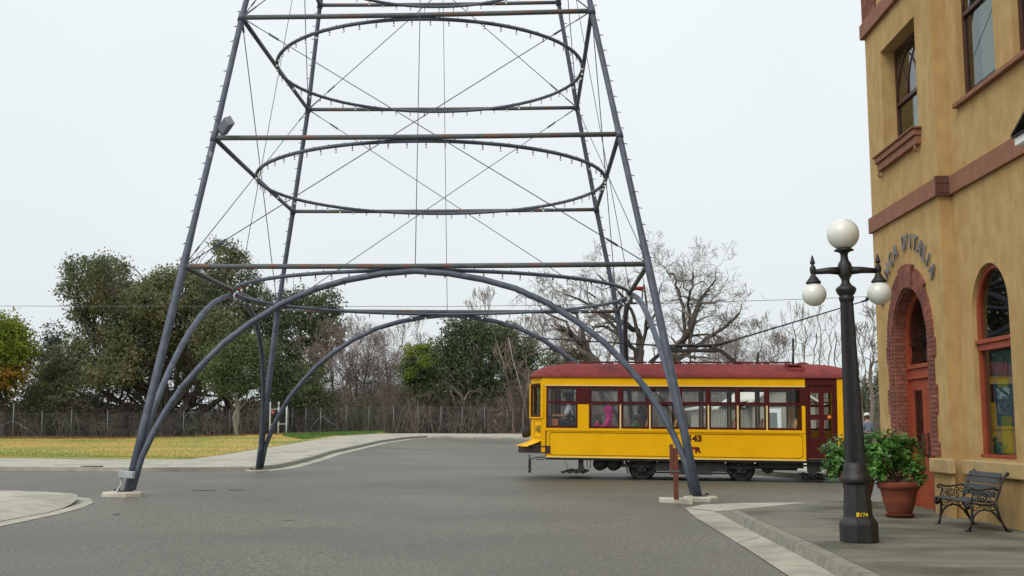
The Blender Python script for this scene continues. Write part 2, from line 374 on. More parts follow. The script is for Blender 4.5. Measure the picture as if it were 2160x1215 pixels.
# right corner: gutter, kerb, pavement that runs down flush at its far edge
tip = [(1445, 1073), (1480, 1066.5), (1560, 1062.5), (1700, 1061), (1870, 1062)]
TE = px2(tip)
go = px2([(1445, 1073), (1465, 1092), (1500, 1113), (1580, 1162), (1660, 1215)])
dirk = (Vector(go[4]) - Vector(go[3])).normalized(); go_end = Vector(go[4]) + dirk * 7
KB = px2([(1530, 1090), (1560, 1107), (1640, 1148), (1722, 1191), (1765, 1215)])
kd = (Vector(KB[4]) - Vector(KB[1])).normalized(); kb_end = Vector(KB[4]) + kd * 7
sheet('gutter', go + [tuple(go_end), tuple(kb_end + Vector((.8, 0))), (KB[2][0] + .9, KB[2][1]), (KB[0][0] + .6, KB[0][1] + .4), TE[2], TE[1]], .010, CONC, cell=.5)
START = px2([(1512, 1083)])[0]
def edgey(x):
    P = TE
    if x <= P[0][0]: return P[0][1]
    for a, b in zip(P, P[1:]):
        if x <= b[0]: return a[1] + (b[1] - a[1]) * (x - a[0]) / (b[0] - a[0])
    return P[-1][1]
def rlift(x, y): return .014 + .125 * sm(min(edgey(x) - .15 - y, START[1] + .05 - y + max(0, x - START[0]) * 1.2) / 1.4)
start = START
wk = [start] + KB + [tuple(kb_end), (12, kb_end.y), (12, 15), (7.6, 15), (7.6, TE[4][1])] + TE[::-1][0:4]
sheet('pavement', wk, .1, WALK, cell=.35, liftf=rlift)
kline = [start] + KB + [tuple(kb_end)]
kerb_run(kline, rlift, (1, .2))
sheet('apron', px2([(1452, 1074), (1480, 1067), (1560, 1063.2), (1700, 1061.8), (1860, 1062.8), (1860, 1070), (1700, 1071), (1600, 1073), (1548, 1078), (1515, 1081)]), .02, CONC, cell=.3, liftf=lambda x, y: rlift(x, y) + .005)
# expansion joints of the pavement and gutter
mj = MB()
def joint(p, q, lf):
    p, q = Vector(p), Vector(q); n_ = 14; t = (q - p).normalized(); s_ = Vector((-t.y, t.x)) * .006
    for i in range(n_):
        a = p.lerp(q, i / n_); b = p.lerp(q, (i + 1) / n_)
        mj.add([(a.x - s_.x, a.y - s_.y, gz(*a) + lf(*a) + .005), (b.x - s_.x, b.y - s_.y, gz(*b) + lf(*b) + .005), (b.x + s_.x, b.y + s_.y, gz(*b) + lf(*b) + .005), (a.x + s_.x, a.y + s_.y, gz(*a) + lf(*a) + .005)], [(0, 1, 2, 3)])
for yy in (12.6, 15.2, 17.9, 20.3): joint((max(KB[4][0] + .1, 3.2) + (.0 if yy > 14 else .3), yy), (6.9, yy), rlift)
joint(px2([(1556, 1146)])[0], px2([(1600, 1136)])[0], lambda x, y: .010)
tag(mj.build('pavement_joints', mat('dark_joint', (.06, .06, .05), rough=1), fix=True), kind='structure')  # narrow dark strips drawn along the joint lines

# ------------------------------------------------------------------ lattice light tower straddling the road
TYAW = -.0109; TC = Vector((-2.0006, 29.6646, 0))
TWd = [5.6635, 4.9067, 4.4068, 3.9207, 3.4345, 3.0, 2.62]; THt = [.12, 5.0223, 7.9182, 10.8287, 13.7822, 16.75, 19.6]
def tcorner(l, sx, sy):
    a, b = sx * TWd[l], sy * TWd[l]; c_, s_ = math.cos(TYAW), math.sin(TYAW)
    p = Vector((TC.x + a * c_ - b * s_, TC.y + a * s_ + b * c_, THt[l]))
    if l == 0: p.z = gz(p.x, p.y) + .1
    return p
OBS = {(0, -1, -1): (270, 1033), (0, 1, -1): (1472, 1043), (0, -1, 1): (545, 988), (1, -1, -1): (387, 562), (1, 1, -1): (1367, 557), (1, -1, 1): (586, 655), (1, 1, 1): (1302, 657),
       (2, -1, -1): (452, 291), (2, 1, -1): (1306, 283), (2, -1, 1): (618, 446), (2, 1, 1): (1258, 442), (3, -1, -1): (510, 37), (3, 1, -1): (1248, 23), (3, -1, 1): (650, 231), (3, 1, 1): (1217, 227), (4, -1, 1): (675, 11), (4, 1, 1): (1178, 5)}
CN = {}
for l in range(7):
    for sx in (-1, 1):
        for sy in (-1, 1):
            p = tcorner(l, sx, sy)
            if (l, sx, sy) in OBS: p = W(*OBS[(l, sx, sy)], p.y)      # the real frame is slightly bent
            CN[(l, sx, sy)] = p
tb = CN[(0, -1, -1)].lerp(CN[(0, 1, 1)], .5)
TORG = Vector((TC.x, TC.y, gz(TC.x, TC.y)))
tower = thing('light_tower', 'tall open tower of grey steel tubes straddling the road, strung with bulbs', 'tower', TORG)
def tbuild(mb, nm, M, par=None, lab=None):
    o = mb.build(nm, M, par or tower, org=TORG)
    if lab: o['label'] = lab
    return o
FEET = {}
def face_pt(sa, sb, u, v):
    """point on a face: u across -1..1, v 0 at first ring level .. 1 at the footings"""
    a1, b1 = CN[(1,) + sa], CN[(1,) + sb]; a0, b0 = CN[(0,) + sa], CN[(0,) + sb]
    A_ = a1.lerp(a0, v); B_ = b1.lerp(b0, v); return A_, B_
ARCH = [(0, 0), (.12, .012), (.25, .042), (.37, .085), (.49, .155), (.6, .245), (.69, .335), (.765, .435), (.83, .535), (.88, .635), (.925, .745), (.962, .86), (.985, 1)]
faces = [((-1, -1), (1, -1), 'near'), ((-1, 1), (1, 1), 'far'), ((-1, -1), (-1, 1), 'left'), ((1, -1), (1, 1), 'right')]
for sa, sb, nm in faces:
    top = CN[(1,) + sa].lerp(CN[(1,) + sb], .5); a0, b0 = CN[(0,) + sa], CN[(0,) + sb]; bot = a0.lerp(b0, .5); pts = []
    top = top + Vector((0, 0, -.12))
    for u, v in [(-u, v) for u, v in ARCH[::-1]] + ARCH[1:]:
        half = (b0 - a0) * .5 * u; p = top.lerp(bot, v) + half
        zb = a0.z if u < 0 else b0.z; p.z = top.z + (zb - top.z) * v
        pts.append(p)
    mb = MB(); mb.tube(pts, .068, 12); tbuild(mb, 'arch_tube', STEEL)
bm_ = MB(); bm_.lathe([(.010, 0), (.012, -.03), (.018, -.034), (.019, -.052)], n=7, mi=1)
bm_.lathe([(.011, -.052), (.022, -.068), (.026, -.086), (.021, -.104), (.006, -.112)], n=8, mi=0)
bulb_src = bm_.build('bulb', [BULBG, SOCK]); bulb_mesh = bulb_src.data; bpy.data.objects.remove(bulb_src)
class S: data = bulb_mesh
far_bulbs = []
def put_bulb(p, d, par, single=True, k=1.):
    q = Vector((0, 0, -1)).rotation_difference(Vector(d).normalized()); mw = Matrix.Translation(Vector(p) - TORG) @ q.to_matrix().to_4x4() @ Matrix.Scale(k, 4)
    if single: inst(S, 'bulb', par, mw)
    else: far_bulbs.append(mw)
# legs
for sx in (-1, 1):
    for sy in (-1, 1):
        P = [CN[(l, sx, sy)] for l in range(7)]; pts = [P[0] + Vector((0, 0, -.05))]; rad = [.09]
        for k in range(6):
            for t in (.33, .66, 1): pts.append(P[k].lerp(P[k + 1], t)); rad.append(.084 if k == 0 else .07 - .003 * k)
        mb = MB(); mb.tube(pts, rad, 14)
        for l in range(1, 6):          # welded collars at each level
            d = (P[l + 1] - P[l]).normalized(); mb.tube([P[l] - d * .09, P[l] + d * .09], .083, 12)
        leg = tbuild(mb, 'leg', STEEL)
        outd = Vector((sx, 0, 0))
        for k in range(1, 4):
            Ls = (P[k + 1] - P[k]).length; n_ = 8
            for j in range(n_):
                p = P[k].lerp(P[k + 1], (j + .4) / n_); put_bulb(p + outd * .06, outd, leg, sy < 0 and k < 3, .78)
# horizontal beams, rings, bracing
for l in range(1, 7):
    for sa, sb, nm in faces:
        mb = MB(); a, b = CN[(l,) + sa], CN[(l,) + sb]
        sag = Vector((0, 0, -.02)); mb.tube([a, a.lerp(b, .25) + sag * .7, a.lerp(b, .5) + sag, a.lerp(b, .75) + sag * .7, b], .053 if nm != 'near' else .055, 10)
        tbuild(mb, 'beam', RUSTED if nm in ('near', 'far') or l == 1 else STEEL)
for l in range(1, 5):
    c4 = [CN[(l, -1, -1)], CN[(l, 1, -1)], CN[(l, 1, 1)], CN[(l, -1, 1)]]; ce = sum(c4, Vector()) / 4
    ex = ((c4[1] + c4[2]) - (c4[0] + c4[3])) / 4; ey = ((c4[2] + c4[3]) - (c4[0] + c4[1])) / 4; dz = Vector((0, 0, -.1))
    n_ = 72; pts = [ce + ex * .992 * math.cos(2 * math.pi * i / n_) + ey * .992 * math.sin(2 * math.pi * i / n_) + dz for i in range(n_)]
    mb = MB(); mb.tube(pts, .043, 10, closed=True)
    per = sum((pts[i] - pts[i - 1]).length for i in range(n_)); nb = int(per / .41)
    for i in range(nb):      # little clips that hold the cable on top
        a = 2 * math.pi * (i + .5) / nb; p = ce + ex * .992 * math.cos(a) + ey * .992 * math.sin(a) + dz; mb.ball(p + Vector((0, 0, .05)), .014, 5)
    ring = tbuild(mb, 'ring', STEEL)
    for i in range(nb):
        a = 2 * math.pi * i / nb; p = ce + ex * .992 * math.cos(a) + ey * .992 * math.sin(a) + dz; put_bulb(p + Vector((0, 0, -.045)), (0, 0, -1), ring, l < 4)
V = []; Fc = []; MI = []
for mw in far_bulbs:
    o = len(V); V += [tuple(mw @ v.co) for v in bulb_mesh.vertices]; Fc += [tuple(i + o for i in p.vertices) for p in bulb_mesh.polygons]; MI += [p.material_index for p in bulb_mesh.polygons]
me = bpy.data.meshes.new('bulbs'); me.from_pydata(V, [], Fc); me.materials.append(BULBG); me.materials.append(SOCK); me.polygons.foreach_set('material_index', MI); me.polygons.foreach_set('use_smooth', [True] * len(Fc))
o = bpy.data.objects.new('bulbs', me); COL.objects.link(o); o.parent = tower; o['kind'] = 'stuff'; o['label'] = 'small bulbs on the far legs and the topmost ring'
def rod(a, b, r=.011):
    mb = MB(); d = (b - a).normalized(); mb.tube([a, b], r, 6)
    for p, s_ in ((a, 1), (b, -1)):
        mb.bar(p + d * s_ * .05, p + d * s_ * .42, .05, .02)                      # clevis plate
        q = p + d * s_ * .75
        for o_ in (-.02, .02): mb.tube([q + Vector((0, 0, o_)), q + d * s_ * .28 + Vector((0, 0, o_))], .008, 5)   # turnbuckle
    tbuild(mb, 'brace_rod', STEEL)
for sa, sb, nm in faces:
    for lo in (1, 3):
        rod(CN[(lo,) + sa], CN[(lo + 2,) + sb]); rod(CN[(lo,) + sb], CN[(lo + 2,) + sa])
    mb = MB(); a = CN[(1,) + sa].lerp(CN[(1,) + sb], .5); b = CN[(5,) + sa].lerp(CN[(5,) + sb], .5)
    mb.tube([a, b], .009, 5); tbuild(mb, 'hanging_rod', STEEL)
# plates and red blocks where the side arches meet the first ring
for sx in (-1, 1):
    p = CN[(1, sx, -1)].lerp(CN[(1, sx, 1)], .5); mb = MB()
    mb.box(p.x - .05, p.x + .05, p.y - .14, p.y + .14, p.z - .28, p.z + .02, 0)
    mb.tube([p + Vector((.0, -.1, .07)), p + Vector((.32 if sx > 0 else .12, -.1, .07))], .05, 8, mi=1)
    for k in range(4): mb.ball(p + Vector((-.1 + .05 * (k % 2), -.16 + .02 * k, .02 - .07 * k)), .035, 8, mi=2)
    if sx > 0: mb.tube([p + Vector((.3, -.1, .05)), p + Vector((.29, -.1, -.2))], .02, 6)
    tbuild(mb, 'junction_plate', [RUSTED, mat('red_oxide', (.3, .03, .02), rough=.6), BULBG])
FTM = mat('footing_concrete', (.42, .39, .31), (.5, .47, .39), 7, .9, bump=.4, bscale=30, c3=(.3, .28, .2), s3=3)
def footing(c, r, h, par=tower, n=8):
    mb = MB(); mb.lathe([(r * 1.03, -.08), (r, h - .03), (r * .93, h)], (c[0], c[1], gz(c[0], c[1])), n, rot=.39, smooth=False)
    mb.lathe([(.16, h), (.16, h + .02), (.0001, h + .021)], (c[0], c[1], gz(c[0], c[1])), 4, mi=1, smooth=False, rot=.78)
    for k in range(4):
        a = .78 + k * 1.5708; mb.lathe([(.02, h + .02), (.02, h + .06), (.001, h + .061)], (c[0] + .19 * math.cos(a), c[1] + .19 * math.sin(a), gz(c[0], c[1])), 6, mi=1)
    return tbuild(mb, 'footing', [FTM, BLACKM])
for (sx, sy), r in {(-1, -1): .42, (1, -1): .36, (-1, 1): .28, (1, 1): .28}.items():
    p = CN[(0, sx, sy)]; footing((p.x + (.05 if sx > 0 else -.08), p.y - .02), r, .09 if sy < 0 else .04)

# things fixed to it
p = CN[(2, -1, -1)]
fl = thing('floodlight', 'grey box floodlight tilted on the upper left leg of the tower', 'floodlight', W(476, 266, p.y - .1))
ax = (W(490, 247, p.y - .3) - W(466, 282, p.y + .25)).normalized(); sd_ = ax.cross(Vector((0, 1, 0))).normalized(); up_ = ax.cross(sd_).normalized()
GREYB = mat('grey_housing', (.17, .18, .22), (.22, .23, .27), 6, .5)
MB().obox((0, 0, 0), ax * .24, sd_ * .1, up_ * .085).build('housing', GREYB, fl, bevel=.008)
MB().obox(-ax * .243, ax * .006, sd_ * .085, up_ * .07).build('lens', BLACKM, fl)
mb = MB(); q = W(452, 250, p.y) - fl.location; mb.tube([Vector((0, 0, .03)), q], .014, 6); mb.build('bracket', STEEL, fl)
sn = thing('light_sensor', 'small grey capsule hanging from a wire on the upper left leg', 'sensor', W(444, 328, p.y - .1))
mb = MB(); mb.lathe([(.02, -.1), (.045, -.08), (.05, 0), (.04, .08), (.015, .1)], n=10); mb.build('body', GREYB, sn)
mb = MB(); mb.tube([(0, 0, .1), (.02, 0, .2), W(449, 300, p.y) - sn.location], .008, 5); mb.tube([(0, 0, -.02), (-.12, .05, 0)], .008, 5); mb.build('wire', STEEL, sn)
p = CN[(0, -1, -1)]
jb = thing('junction_box', 'galvanised junction box strapped to the foot of the near left tower leg', 'junction box', W(267, 1001, p.y - .2))
MB().obox((0, 0, 0), (.15, 0, -.012), (0, .06, 0), (.005, 0, .07)).build('box', GALV, jb, bevel=.006)
MB().obox((.0, -.065, 0), (.14, 0, -.011), (0, .005, 0), (.004, 0, .062)).build('lid', GALV, jb, bevel=.003)
mb = MB(); q = Vector((p.x - .12, p.y - .3, gz(p.x, p.y) + .02)) - jb.location; mb.tube([(-.1, 0, -.07), (-.1, .0, -.2), q + Vector((0, 0, .1)), q, q + Vector((0, -.12, -.02))], .02, 7); mb.build('conduit', GALV, jb)
# wooden post on its pad
pc = G(1423, 1053, .1); pl = MB(); pz = gz(pc.x, pc.y)
pad = MB(); a, b = G(1392, 1060), G(1462, 1064)
pad.prism([(a.x, a.y, pz - .1), (b.x + .0, b.y, pz - .1), (b.x + .03, b.y + .42, pz - .1), (a.x + .03, a.y + .42, pz - .1)], (0, 0, .19))
tag(pad.build('concrete_pad', FTM, bevel=.02), 'low rectangular concrete pad carrying the brown wooden post beside the tower footing', 'concrete pad')
wp = thing('wooden_post', 'reddish brown wooden post with a shorter board bolted to it, before the tram', 'post', (pc.x, pc.y, pz + .09))
zz = W(1425, 945, pc.y).z - pz - .09
MB().box(-.01, .075, -.05, .05, 0, zz).build('upright', WOODR, wp, bevel=.006)
zt = W(1418, 937, pc.y).z - pz - .09; zl = W(1418, 1000, pc.y).z - pz - .09
MB().box(-.075, -.014, -.055, .045, zl, zt).build('board', WOODR, wp, bevel=.005)
MB().box(-.09, .1, -.06, .06, zt * .5, zt * .5 + .03).build('bolt_strap', RUSTED, wp)

# ------------------------------------------------------------------ lamp post
lp = G(1813, 1143, .139); LZ = lp.z
def zy(y): return W(1800, y, lp.y).z - LZ
lamp = thing('street_lamp', 'black fluted street lamp with three opal globes on the pavement corner', 'street lamp', lp)
lamp.rotation_euler = (0, R(-.9), 0)
mb = MB(); mb.lathe([(.232, 0), (.232, .215), (.222, .245), (.182, .30), (.182, .31)], n=8, rot=.39, smooth=False); mb.build('plinth', IRON, lamp, bevel=.006)
mb = MB(); mb.lathe([(.176, .30), (.152, zy(1022)), (.158, zy(1019))], n=8, rot=.39, smooth=False); mb.build('pedestal', IRON, lamp, bevel=.004)
mb = MB(); mb.lathe([(.158, zy(1020)), (.18, zy(1017)), (.187, zy(1011)), (.18, zy(1006)), (.162, zy(1001)), (.155, zy(996)), (.138, zy(987)), (.128, zy(975))], n=24); mb.build('collar', IRON, lamp)
# fluted shaft
n_ = 32; prof = [(.123, zy(976)), (.119, zy(930)), (.099, zy(780)), (.083, zy(660)), (.079, zy(634))]; mb = MB(); V = []; Fc = []
for (r, z) in prof:
    for j in range(n_ * 2):
        a = math.pi * j / n_; rr = r * (1.0 if j % 2 else .93); V.append((rr * math.cos(a), rr * math.sin(a), z))
for i in range(len(prof) - 1):
    for j in range(n_ * 2): j2 = (j + 1) % (n_ * 2); Fc.append((i * n_ * 2 + j, i * n_ * 2 + j2, (i + 1) * n_ * 2 + j2, (i + 1) * n_ * 2 + j))
mb.add(V, Fc); mb.build('shaft', IRON, lamp)
mb = MB(); mb.lathe([(.082, zy(636)), (.092, zy(632)), (.092, zy(626)), (.083, zy(624)), (.105, zy(620)), (.124, zy(613)), (.126, zy(609)), (.11, zy(606)), (.07, zy(601)), (.05, zy(595)), (.052, zy(589)), (.075, zy(583)), (.086, zy(578)), (.086, zy(560)), (.075, zy(555)),
    (.05, zy(548)), (.044, zy(540)), (.05, zy(534)), (.085, zy(530.5)), (.12, zy(529)), (.12, zy(527)), (.09, zy(524.5)), (.082, zy(519))], n=24); mb.build('capital', IRON, lamp)
gt = MB(); zc = zy(494); gt.ball((0, 0, zc), .198, 28); gt.build('globe', OPAL, lamp)
za = zy(570)
for s_, dx, dxf in ((-1, -.39, -.405), (1, .43, .42)):
    arm = MB(); arm.tube([(s_ * .07, 0, za - .005), (s_ * .2, 0, za), (dxf, 0, za - .015)], [.052, .043, .03], 12)
    arm.lathe([(.001, zy(536)), (.012, zy(540)), (.03, zy(551)), (.034, zy(554)), (.02, zy(556)), (.016, zy(558)), (.034, zy(562)), (.04, zy(568)), (.034, zy(574)), (.025, zy(577)), (.045, zy(583)), (.085, zy(592)), (.096, zy(594)), (.09, zy(597)), (.07, zy(598))][::-1], (dxf * .99, 0, 0), 16)
    a_ = arm.build('arm', IRON, lamp)
    g2 = MB(); g2.ball((dxf * .985, 0, zy(619.5)), .149, 24); g2.build('globe', OPAL, lamp)
ty = mat('number_yellow', (.75, .6, .02), rough=.5); tr_ = mat('number_red', (.6, .06, .01), rough=.5)
fr = Matrix.Translation((0, -.171, zy(1087))) @ Matrix.Rotation(R(90), 4, 'X')
MB().box(-.066, -.037, -.172, -.166, zy(1088), zy(1079)).build('label_square', ty, lamp)
MB().box(-.034, -.022, -.172, -.166, zy(1088), zy(1079)).build('label_bar', tr_, lamp)
text_mesh('174', .066, .002, ty, 'pole_number', lamp, Matrix.Translation((.022, -.171, zy(1088))) @ Matrix.Rotation(R(90), 4, 'X'), .001)

# ------------------------------------------------------------------ tram
TY = .15; TU = Vector((math.cos(TY), -math.sin(TY), 0)); TN = Vector((math.sin(TY), math.cos(TY), 0))
TO = Vector((4.673, 31.545, .215))
trot = Euler((0, .015, -TY), 'XYZ')
trm = Matrix.Translation(TO) @ (Matrix.Rotation(-TY, 4, 'Z') @ Matrix.Rotation(.015, 4, 'Y'))
tram = thing('tram', 'small yellow and maroon electric tram with a red roof crossing the street', 'tram', TO)
tram.rotation_euler = (Matrix.Rotation(-TY, 3, 'Z') @ Matrix.Rotation(.015, 3, 'Y')).to_euler()
WD = 2.35
def TB(mb, nm, M, par=None, **k): return mb.build(nm, M, par or tram, **k)
# rails
def tp(x, y, dz=0): q = TO + TU * x + TN * y; return (q.x, q.y, gz(q.x, q.y) + dz)
RAIL = mat('worn_rail', (.16, .15, .14), (.1, .08, .07), 6, .5, metal=.3); GROOVE = mat('rail_groove', (.04, .038, .034), rough=.9)
for y in (.46, 1.89):
    for wd, dz, M_, nm in ((.05, .014, RAIL, 'rail'), (.10, .006, GROOVE, 'rail_groove')):
        mb = MB(); n_ = 60
        for i in range(n_):
            a, b = -1.8 + 17 * i / n_, -1.8 + 17 * (i + 1) / n_
            mb.add([tp(a, y - wd, dz), tp(b, y - wd, dz), tp(b, y + wd, dz), tp(a, y + wd, dz)], [(0, 1, 2, 3)])
        tag(mb.build(nm, M_), kind='structure')
ZB, ZS, ZM, ZW, ZL, ZR = .585, 1.345, 2.03, 2.45, 2.49, 2.71
XL, XR = -3.85, 2.95
outline = [(-3.95, 0), (-4.22, .38), (-4.36, .8), (-4.4, WD / 2), (-4.36, WD - .8), (-4.22, WD - .38), (-3.95, WD)]
def side_panel(x0, x1, y0, far):
    mb = MB(); y1 = y0 + (-.04 if far else .04); mb.box(x0, x1, y0, y1, ZB, 1.27)
    o = TB(mb, 'side_panel', YEL)
    s_ = 1 if far else -1
    m2 = MB(); yy = y0 + s_ * .004
    def line(pts):
        for a, b in zip(pts, pts[1:] + pts[:1]): m2.bar((a[0], yy, a[1]), (b[0], yy, b[1]), .006 if abs(a[0] - b[0]) < .3 and abs(a[1] - b[1]) > .1 else .006, .012, up=(0, 1, 0) if 0 else (0, 0, 1))
    c = .08; a0, a1, b0, b1 = x0 + .1, x1 - .08, ZB + .045, 1.225
    line([(a0 + c, b1), (a0 + c * .3, b1 - c * .3), (a0, b1 - c), (a0, b0 + c), (a0 + c * .3, b0 + c * .3), (a0 + c, b0), (a1 - c, b0), (a1 - c * .3, b0 + c * .3), (a1, b0 + c), (a1, b1 - c), (a1 - c * .3, b1 - c * .3), (a1 - c, b1)])
    m2.build('pinstripe', MAROON, o)
    return o
near = side_panel(-3.85, XR, 0, False)
MB().box(-3.85, XR, -.012, .03, ZB - .025, ZB - .001).build('edge_moulding', CREAM, near)
MB().box(-3.856, -3.83, -.008, .05, ZB, 1.27).build('edge_moulding', MAROON, near)
# the other side: door at the front end (mirrored plan)
farp = side_panel(-XR, 3.85, WD, True)
WINS = [(-3.84, -2.99), (-2.69, -1.87), (-1.83, -1.09), (-1.05, -.31), (-.27, .44), (.48, 1.20), (1.24, 1.95), (1.99, 2.86)]
def belt(x0, x1, y, far):
    s_ = 1 if far else -1
    mb = MB(); mb.box(x0, x1, y, y + s_ * .022, 1.27, 1.30); mb.box(x0, x1, y - s_ * .03, y + s_ * .012, 1.302, ZS - .002); return TB(mb, 'belt_rail', YEL, bevel=.004)
belt(-3.85, XR, 0, False); belt(-XR, 3.85, WD, True)
def lboard(x0, x1, y, far):
    s_ = 1 if far else -1
    mb = MB(); mb.box(x0, x1, y - s_ * .04, y + s_ * .006, ZL + .002, ZR); o = TB(mb, 'letter_board', YEL)
    MB().box(x0, x1, y, y + s_ * .02, ZL - .022, ZL).build('moulding', CREAM, o)
    MB().box(x0, x1, y - s_ * .06, y - s_ * .002, ZW, ZL - .024).build('header', MAROON, o)
lboard(-3.95, XR, 0, False); lboard(-XR, 3.95, WD, True)
def window(x0, x1, y, far, f=.05):
    s_ = 1 if far else -1; y0, y1 = (y - s_ * .005, y - s_ * .035)
    mb = MB(); mb.box(x0, x0 + f, y0, y1, ZS, ZW); mb.box(x1 - f, x1, y0, y1, ZS, ZW)
    mb.box(x0 + f, x1 - f, y0, y1, ZS, ZS + .06); mb.box(x0 + f, x1 - f, y0, y1, ZW - .05, ZW); mb.box(x0 + f, x1 - f, y0 + s_ * .004, y1, ZM - .035, ZM + .035)
    o = TB(mb, 'window', MAROON)
    for za_, zb_ in ((ZS + .06, ZM - .035), (ZM + .035, ZW - .05)):
        g_ = MB(); g_.box(x0 + f, x1 - f, y0 - s_ * .012, y0 - s_ * .017, za_, zb_); g_.build('pane', GLASS, o)
for i, (a, b) in enumerate(WINS):
    window(a, b, 0, False); window(-b, -a, WD, True)
POSTS = [(-2.99, -2.69)] + [(WINS[i][1], WINS[i + 1][0]) for i in range(1, 7)] + [(2.86, 2.95)]
for i, (a, b) in enumerate(POSTS):
    for sgn, y in ((1, 0), (-1, WD)):
        s_ = -1 if sgn == 1 else 1; x0, x1 = sorted((a * sgn, b * sgn))
        mb = MB(); mb.box(x0 + .001, x1 - .001, y + s_ * .008, y - s_ * .05, ZS, ZM - .05); TB(mb, 'window_post', YEL if i == 0 else CREAM if i < 7 else YEL)
        e_ = .03 if 0 < i < 7 else 0
        mb = MB(); mb.box(x0 - e_, x1 + e_, y + s_ * .012, y - s_ * .05, ZM - .048, ZW); TB(mb, 'upper_post', MAROON)
# corner post at the front of the near side
MB().box(-3.97, -3.842, -.004, .06, ZB + .1, ZL - .024).build('corner_post', YEL, tram)
MB().box(3.842, 3.97, WD - .06, WD + .004, ZB + .1, ZL - .024).build('corner_post', YEL, tram)
# vestibules
def vest(sg):
    P = [(x * -1 * sg if False else (-x if sg > 0 else x), y) for x, y in outline]
    # dash
    mb = MB(); ap = MB(); lb_ = MB(); k = len(P)
    for i in range(k - 1):
        a, b = P[i], P[i + 1]; t = Vector((b[0] - a[0], b[1] - a[1], 0)).normalized(); n_ = Vector((t.y, -t.x, 0)); n_ = n_ if n_.x * sg > 0 else -n_
        A = Vector((a[0], a[1], 0)); B = Vector((b[0], b[1], 0)); q = n_ * .04
        mb.prism([A + Vector((0, 0, .98)), B + Vector((0, 0, .98)), B - q + Vector((0, 0, .98)), A - q + Vector((0, 0, .98))], (0, 0, .62))
        # flared skirt
        o_ = Vector((sg * .3, 0, 0)); yy = lambda p: p
        ap.add([A + Vector((0, 0, 1.02)) + n_ * .004, B + Vector((0, 0, 1.02)) + n_ * .004, B + n_ * .05 + Vector((sg * .04, 0, .965)), A + n_ * .05 + Vector((sg * .04, 0, .965)),
                B + n_ * .2 + Vector((sg * .2, 0, .86)), A + n_ * .2 + Vector((sg * .2, 0, .86))] + [B + n_ * .2 + Vector((sg * .2, 0, .84)), A + n_ * .2 + Vector((sg * .2, 0, .84))], [(0, 1, 2, 3), (3, 2, 4, 5), (5, 4, 6, 7)], 0, True)
        # letter board
        lbm = lb_; lbm.prism([A + Vector((0, 0, ZW + .09)), B + Vector((0, 0, ZW + .09)), B - q + Vector((0, 0, ZW + .09)), A - q + Vector((0, 0, ZW + .09))], (0, 0, ZR - ZW - .09))
    d = TB(mb, 'dash', YEL); ap.build('apron', YEL, tram); lb_.build('letter_board', YEL, tram)
    # end windows: outer two lights on the slant, three at the front
    spans = [(0, 2), (2, 4), (4, 6)]
    for a_i, b_i in spans:
        a, b = Vector((*P[a_i], 0)), Vector((*P[b_i], 0)); t = (b - a).normalized(); n_ = Vector((t.y, -t.x, 0)); n_ = n_ if n_.x * sg > 0 else -n_
        L_ = (b - a).length; mb = MB(); f = .07
        def bx(u0, u1, z0, z1, m=mb, d0=.02, d1=-.03):
            m.prism([a + t * u0 + n_ * d0 + Vector((0, 0, z0)), a + t * u1 + n_ * d0 + Vector((0, 0, z0)), a + t * u1 + n_ * d1 + Vector((0, 0, z0)), a + t * u0 + n_ * d1 + Vector((0, 0, z0))], (0, 0, z1 - z0))
        bx(.02, f, 1.62, ZW + .08); bx(L_ - f, L_ - .02, 1.62, ZW + .08); bx(f, L_ - f, 1.62, 1.69); bx(f, L_ - f, ZW + .03, ZW + .08)
        w_ = mb.build('end_window', MAROON, tram, fix=True)
        g_ = MB(); bx(f, L_ - f, 1.69, ZW + .03, g_, -.002, -.008); g_.build('pane', GLASS, w_, fix=True)
    for i in (0, 2, 4, 6):
        c_ = P[i]; mb = MB(); mb.box(c_[0] - .04, c_[0] + .04, c_[1] - .03, c_[1] + .03, 1.6, ZW + .09); mb.build('end_post', YEL, tram)
    sill = MB(); pp = [(P[i][0] + sg * .03, P[i][1], 1.61) for i in range(k)]; sill.tube(pp, .022, 6); sill.build('sill_moulding', YEL, d)
    # bumper: curved channel
    bp = [(-3.72, -.03), (-4.25, .0), (-4.52, .18), (-4.68, .55), (-4.74, WD / 2), (-4.68, WD - .55), (-4.52, WD - .18), (-4.25, WD), (-3.72, WD + .03)]
    bp = [(-x if sg > 0 else x, y) for x, y in bp]; mb = MB()
    for a, b in zip(bp, bp[1:]):
        for z0, z1, o_ in ((.835, .865, .0), (.70, .83, -.018), (.67, .7, .0)):
            t = Vector((b[0] - a[0], b[1] - a[1], 0)).normalized(); n_ = Vector((t.y, -t.x, 0)); n_ = n_ if (n_.x * sg > 0 or abs(n_.x) < .2) else -n_
            if abs(n_.x) < .2: n_ = Vector((0, -1 if (a[1] + b[1]) / 2 < 1.1 else 1, 0))
            A = Vector((*a, z0)) + n_ * o_; B = Vector((*b, z0)) + n_ * o_
            mb.prism([A, B, B - n_ * .06, A - n_ * .06], (0, 0, z1 - z0))
    mb.build('bumper', mat('dark_bumper', (.03, .014, .016), rough=.6), tram, fix=True)
    fl_ = MB(); fl_.prism([(x * .985, .03 + y * .975, .69) for x, y in bp], (0, 0, .13)); fl_.build('platform', BLACKM, tram, fix=True)
vest(-1); vest(1)
for zz, fs in ((.0, 0),):
    pass
# headlamp on the front dash
mb = MB(); mb.lathe([(.1, 0), (.15, .08), (.16, .22), (.14, .24), (.13, .23)], (-4.4, WD / 2, 1.22), 16, axis=(-1, 0, 0)); mb.lathe([(.13, .225), (.001, .226)], (-4.4, WD / 2, 1.22), 16, mi=1, axis=(-1, 0, 0)); mb.build('headlight', [BLACKM, GALV], tram)
